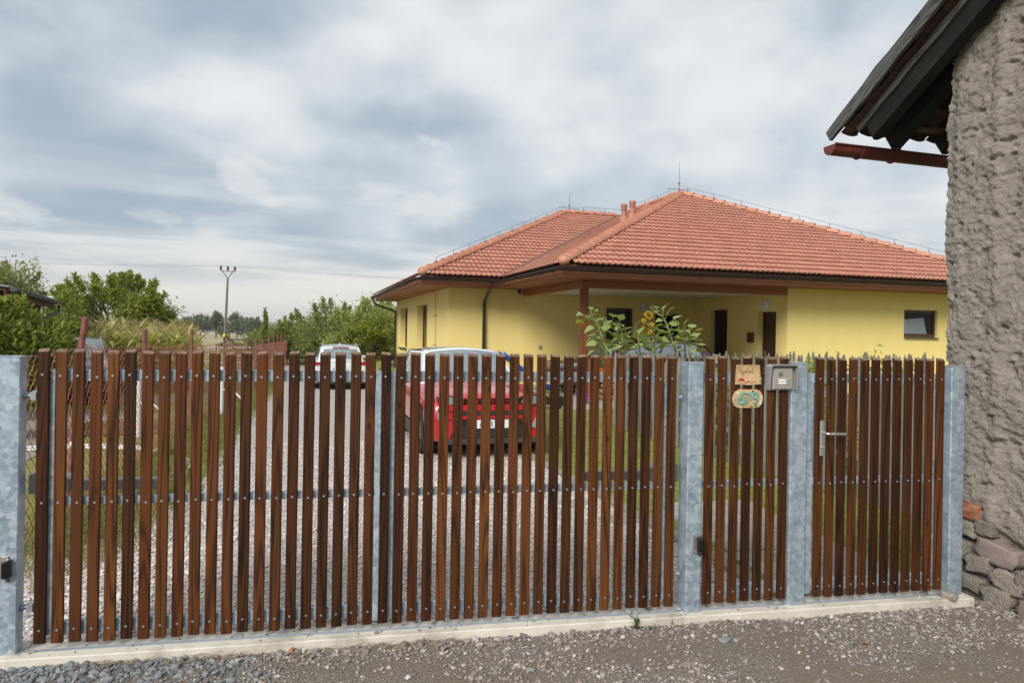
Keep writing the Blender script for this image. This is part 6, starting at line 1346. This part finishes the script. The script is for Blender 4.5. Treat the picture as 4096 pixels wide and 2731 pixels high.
# white painted posts and bent white tubes in the yard behind the mesh
for lb, px, Y, h in (('white peeling post in the yard behind the mesh, by the goal', 886, 14.5, 1.05), ('white peeling post in the yard behind the mesh, nearer the elder bush', 555, 11.2, 1.0)):
    x = at(px, Y); z = float(tz(x,Y)); o = thing('white_post', lb, 'post', (x, Y, z), 0, 'white posts in the yard'); MB().cyl((0,0,0), (0,0,h), .035, 8).build('shaft', M['tape'], o); MB().tube([(0,0,h*.55), (.25,.0,h*.52), (.45,-.05,h*.35)], .018, 6).build('strut', M['tape'], o)
hs = MB()
for q in ((-5.9, 8.2, -.5, 2.4), (-5.75, 8.0, -.45, 2.2)): hs.tube(curve_pts([(q[0]+1.9*math.cos(t), q[1]+2.0*math.sin(t), float(tz(q[0], q[1]))+.03) for t in np.linspace(q[2], q[3], 9)], 4), .022, 6)
tag(hs.build('white_hose', M['tape']), 'white hoses lying in curves on the yard behind the mesh fence', 'hose')
bs = thing('timber_stack', 'low stack of pale boards lying in the yard behind the mesh fence', 'timber', (at(470,11.5), 11.5, float(tz(-5.5, 11.5))+.02), .4)
for i in range(4): MB().bbox(-.6+.05*i, .6-.04*i, -.12+.02*i, .12, .0+i*.05, .046+i*.05, .004).build('board', M['lath'], bs)
# shed at the left edge
sx, sy = -12.8, 19.5; sh = thing('shed', 'dark red boarded shed with a grey sheet roof and gutter at the left edge', 'shed', (sx, sy, float(tz(sx, sy))), R(117.8)); zr = 2.42-float(tz(sx, sy))
rf = MB(); n = 40
for i in range(n): x0, x1 = -8+i*.2, -8+(i+1)*.2; rf.add([(x0, -.1, zr-.0), (x0+.1, -.1, zr+.03), (x1, -.1, zr), (x1, 4, zr+.55), (x0+.1, 4, zr+.58), (x0, 4, zr+.55)], [(0,1,4,5),(1,2,3,4)])
rf.build('roof', M['shedroof'], sh)
wl = MB()
for i in range(34): wl.box(-7.7+i*.22, -7.7+i*.22+.208, .25+.004*(i%2), .28+.004*(i%2), 0, zr+.0)
wl.build('wall', M['shedwall'], sh); MB().box(-8, -.02, -.06, -.03, zr-.22, zr-.03).build('fascia', M['shedwall'], sh)
gutter([(-8, -.17, zr-.02), (.05, -.17, zr-.06)], par=sh, r=.06, mat='sill', brackets=.7); MB().tube([(-.15,-.17,zr-.08), (-.17,-.15,zr-.32), (-.6,.1,zr-.5), (-.75,.2,zr-.55), (-.75,.2,0)], .04, 8).build('downpipe', M['sill'], sh)
# things by the carport
wc = thing('watering_can', 'magenta plastic watering can standing by the carport post', 'watering can', (*hw(.55,-.05), .205)); m = MB(); m.tube([(0,0,0),(0,0,.02),(0,0,.25),(0,0,.29)], [.09,.10,.085,.06], 16); m.build('body', M['pinkpl'], wc)
MB().tube([(.08,0,.06),(.2,0,.2),(.27,0,.31)], [.022,.016,.013], 8).build('spout', M['pinkpl'], wc); MB().tube(curve_pts([(-.07,0,.06),(-.17,0,.16),(-.15,0,.30),(-.02,0,.37),(.05,0,.29)], 5), .012, 6).build('handle', M['pinkpl'], wc)
sl_ = thing('plastic_slide', 'blue plastic slide leaning near the yellow carport wall', 'slide', (*hw(-.35, 3.6), .12), HY); m = MB(); n = 14
rows = [(x, t) for t in range(n+1) for x in range(5)]
def spt(k, t): q = t/n; x = [-.25,-.23,0,.23,.25][k]; lip = [.10,0,-.02,0,.10][k]; return (q*1.5, x, .98*(1-q)**1.25+.05+lip)
m.add([spt(k, t) for t in range(n+1) for k in range(5)], [(t*5+k, t*5+k+1, t*5+k+6, t*5+k+5) for t in range(n) for k in range(4)], 0, None, True); b = m.build('chute', M['bluepl'], sl_); so_ = b.modifiers.new('s', 'SOLIDIFY'); so_.thickness = .02
MB().tube([(.02,-.22,0),(.0,-.22,1.03)], .025, 6).tube([(.02,.22,0),(0,.22,1.03)], .025, 6).build('leg', M['bluepl'], sl_)
rl = thing('wooden_railing', 'low reddish timber railing with flower boxes beside the carport post', 'railing', (*hw(1.12, 1.05), .185), HY)
for x in (0, .75, 1.5): MB().box(x, x+.06, 0, .06, 0, .95).build('post', M['hwood'], rl)
for z in (.93, .62): MB().box(.0, 1.55, -.02, .08, z+.021, z+.06).build('rail', M['hwood'], rl)
MB().bbox(.1, .8, -.16, -.021, .60, .76, .008).build('flower_box', M['beam'], rl)
g = np.random.default_rng(61); n = 260; leaf_cloud('foliage', np.column_stack([g.uniform(.1,.8,n), g.uniform(-.18,.0,n), .76+.25*g.random(n)**1.3]), np.tile([0,0,1.],(n,1)), .07, M['elder'], rl, .5, .4, 3)
fs = thing('firewood_stack', 'small stack of split pale logs under the timber railing', 'firewood', (*hw(1.25, .8), .19), HY)
for j in range(3):
    for i in range(6-j): MB().cyl((.08+i*.14+j*.07, -.12, .07+j*.12), (.08+i*.14+j*.07, .16, .07+j*.12), .066, 7).build('log', M['lath'], fs)
cr = thing('plant_crate', 'dark plastic crate of small green plants on the terrace', 'crate', (*hw(-.42+.25, -.1), .205), HY); m = MB()
for a in ((-.2,.2,-.14,.14,0,.015),(-.2,-.19,-.14,.14,.015,.16),(.19,.2,-.14,.14,.015,.16),(-.19,.19,-.14,-.13,.015,.16),(-.19,.19,.13,.14,.015,.16)): m.box(*a)
m.build('box', M['black'], cr); n = 320; leaf_cloud('plants', np.column_stack([g.uniform(-.17,.17,n), g.uniform(-.12,.12,n), .05+.22*g.random(n)]), np.tile([0,0,1.],(n,1)), .06, M['elder'], cr, .5, .4, 9)
# people far down the drive
def person(label, x, y, h, shirt, legs, seed, yaw=0, drape=None, sit=False):
    z0 = float(tz(x, y)); o = thing('person', label, 'person', (x, y, z0), yaw); s = h/1.75
    J = {'pel':(0,0,.95),'sp':(0,0,1.15),'ch':(0,0,1.35),'nk':(0,0,1.50),'hd':(0,-.01,1.62),'ht':(0,-.01,1.72),'ls':(-.18,0,1.42),'le':(-.24,.02,1.14),'lw':(-.25,-.06,.90),'rs':(.18,0,1.42),'re':(.25,.03,1.15),'rw':(.24,-.05,.91),'lh':(-.09,0,.92),'lk':(-.10,-.02,.50),'la':(-.10,.02,.09),'lt':(-.11,-.15,.04),'rh':(.09,0,.92),'rk':(.11,-.03,.50),'ra':(.12,.03,.09),'rt':(.13,-.14,.04)}
    Rr = {'pel':.135,'sp':.12,'ch':.135,'nk':.055,'hd':.095,'ht':.07,'ls':.06,'le':.042,'lw':.032,'rs':.06,'re':.042,'rw':.032,'lh':.09,'lk':.058,'la':.04,'lt':.035,'rh':.09,'rk':.058,'ra':.04,'rt':.035}
    E_ = [('pel','sp'),('sp','ch'),('ch','nk'),('nk','hd'),('hd','ht'),('ch','ls'),('ls','le'),('le','lw'),('ch','rs'),('rs','re'),('re','rw'),('pel','lh'),('lh','lk'),('lk','la'),('la','lt'),('pel','rh'),('rh','rk'),('rk','ra'),('ra','rt')]
    def skin(name, keys, grow, mat, lv=1):
        ks = list(keys); ix = {k: i for i, k in enumerate(ks)}; me = bpy.data.meshes.new(name); me.from_pydata([tuple(q*s for q in J[k]) for k in ks], [(ix[a], ix[b]) for a, b in E_ if a in ix and b in ix], []); me.materials.append(mat)
        q = link(name, me, o); md = q.modifiers.new('skin', 'SKIN'); md.use_smooth_shade = True; sv = me.skin_vertices[0].data
        for k in ks: r_ = (Rr[k]+grow)*s; sv[ix[k]].radius = (r_, r_*.8)
        sv[ix[ks[0]]].use_root = True; q.modifiers.new('sub', 'SUBSURF').levels = lv; q.modifiers['sub'].render_levels = lv; return q
    skin('body', J.keys(), 0, M['skin']); skin('shirt', ['sp','pel','ch','ls','rs'], .016, M[shirt]); skin('trousers', ['pel','lh','lk','rh','rk'], .014, M[legs])
    hm = MB(); hm.sphere((0, .015*s, 1.675*s), (.098*s,.105*s,.10*s), 12, 8); hm.build('hair', M['hair'], o)
    if drape: d = MB(); d.tube(curve_pts([(.20*s,-.06*s,1.30*s),(.27*s,-.08*s,1.0*s),(.31*s,-.08*s,.72*s)], 5), [.05*s]*6+[.06*s]*5, 8); d.build('towel', M[drape], o)
person('person in a pale yellow shirt with a pink towel, by the apple tree', at(1492,42), 42, 1.78, 'yellowcloth', 'greycloth', 1, 0, 'pinkcloth')
person('brown haired person in dark clothes partly hidden by the white car', at(1436,42), 42, 1.58, 'greycloth', 'greycloth', 2, .4)
person('small child in a white shirt near the house corner', at(1551,43), 43, 1.16, 'whitecloth', 'greycloth', 3, -.2)
sw = thing('play_frame', 'dark timber play frame with ladder in the garden beside the house', 'play frame', (at(1524,44), 44, float(tz(at(1524,44), 44))))
for q in (-.35, .35): MB().tube([(q-.25,0,0),(q,0,1.9)], .05, 6).build('leg', M['rust'], sw); MB().tube([(q+.25,0,0),(q,0,1.9)], .05, 6).build('leg', M['rust'], sw)
MB().tube([(-.6,0,1.5),(.6,0,1.5)], .05, 6).tube([(-.5,0,.9),(.5,0,.9)], .045, 6).build('crossbar', M['rust'], sw)
# ---------------------------------------------------------------- air
hm, hnt, hp0 = newmat('air'); hnt.nodes.remove(hp0)
vol = hnt.nodes.new('ShaderNodeVolumePrincipled'); vol.inputs['Color'].default_value = (.90, .94, .98, 1); vol.inputs['Density'].default_value = .00026; vol.inputs['Anisotropy'].default_value = .1
hnt.links.new(vol.outputs[0], hnt.nodes['Material Output'].inputs['Volume'])
MB().box(-3300, 3300, -90, 3300, -45, 60).build('haze', hm, None, 'stuff')
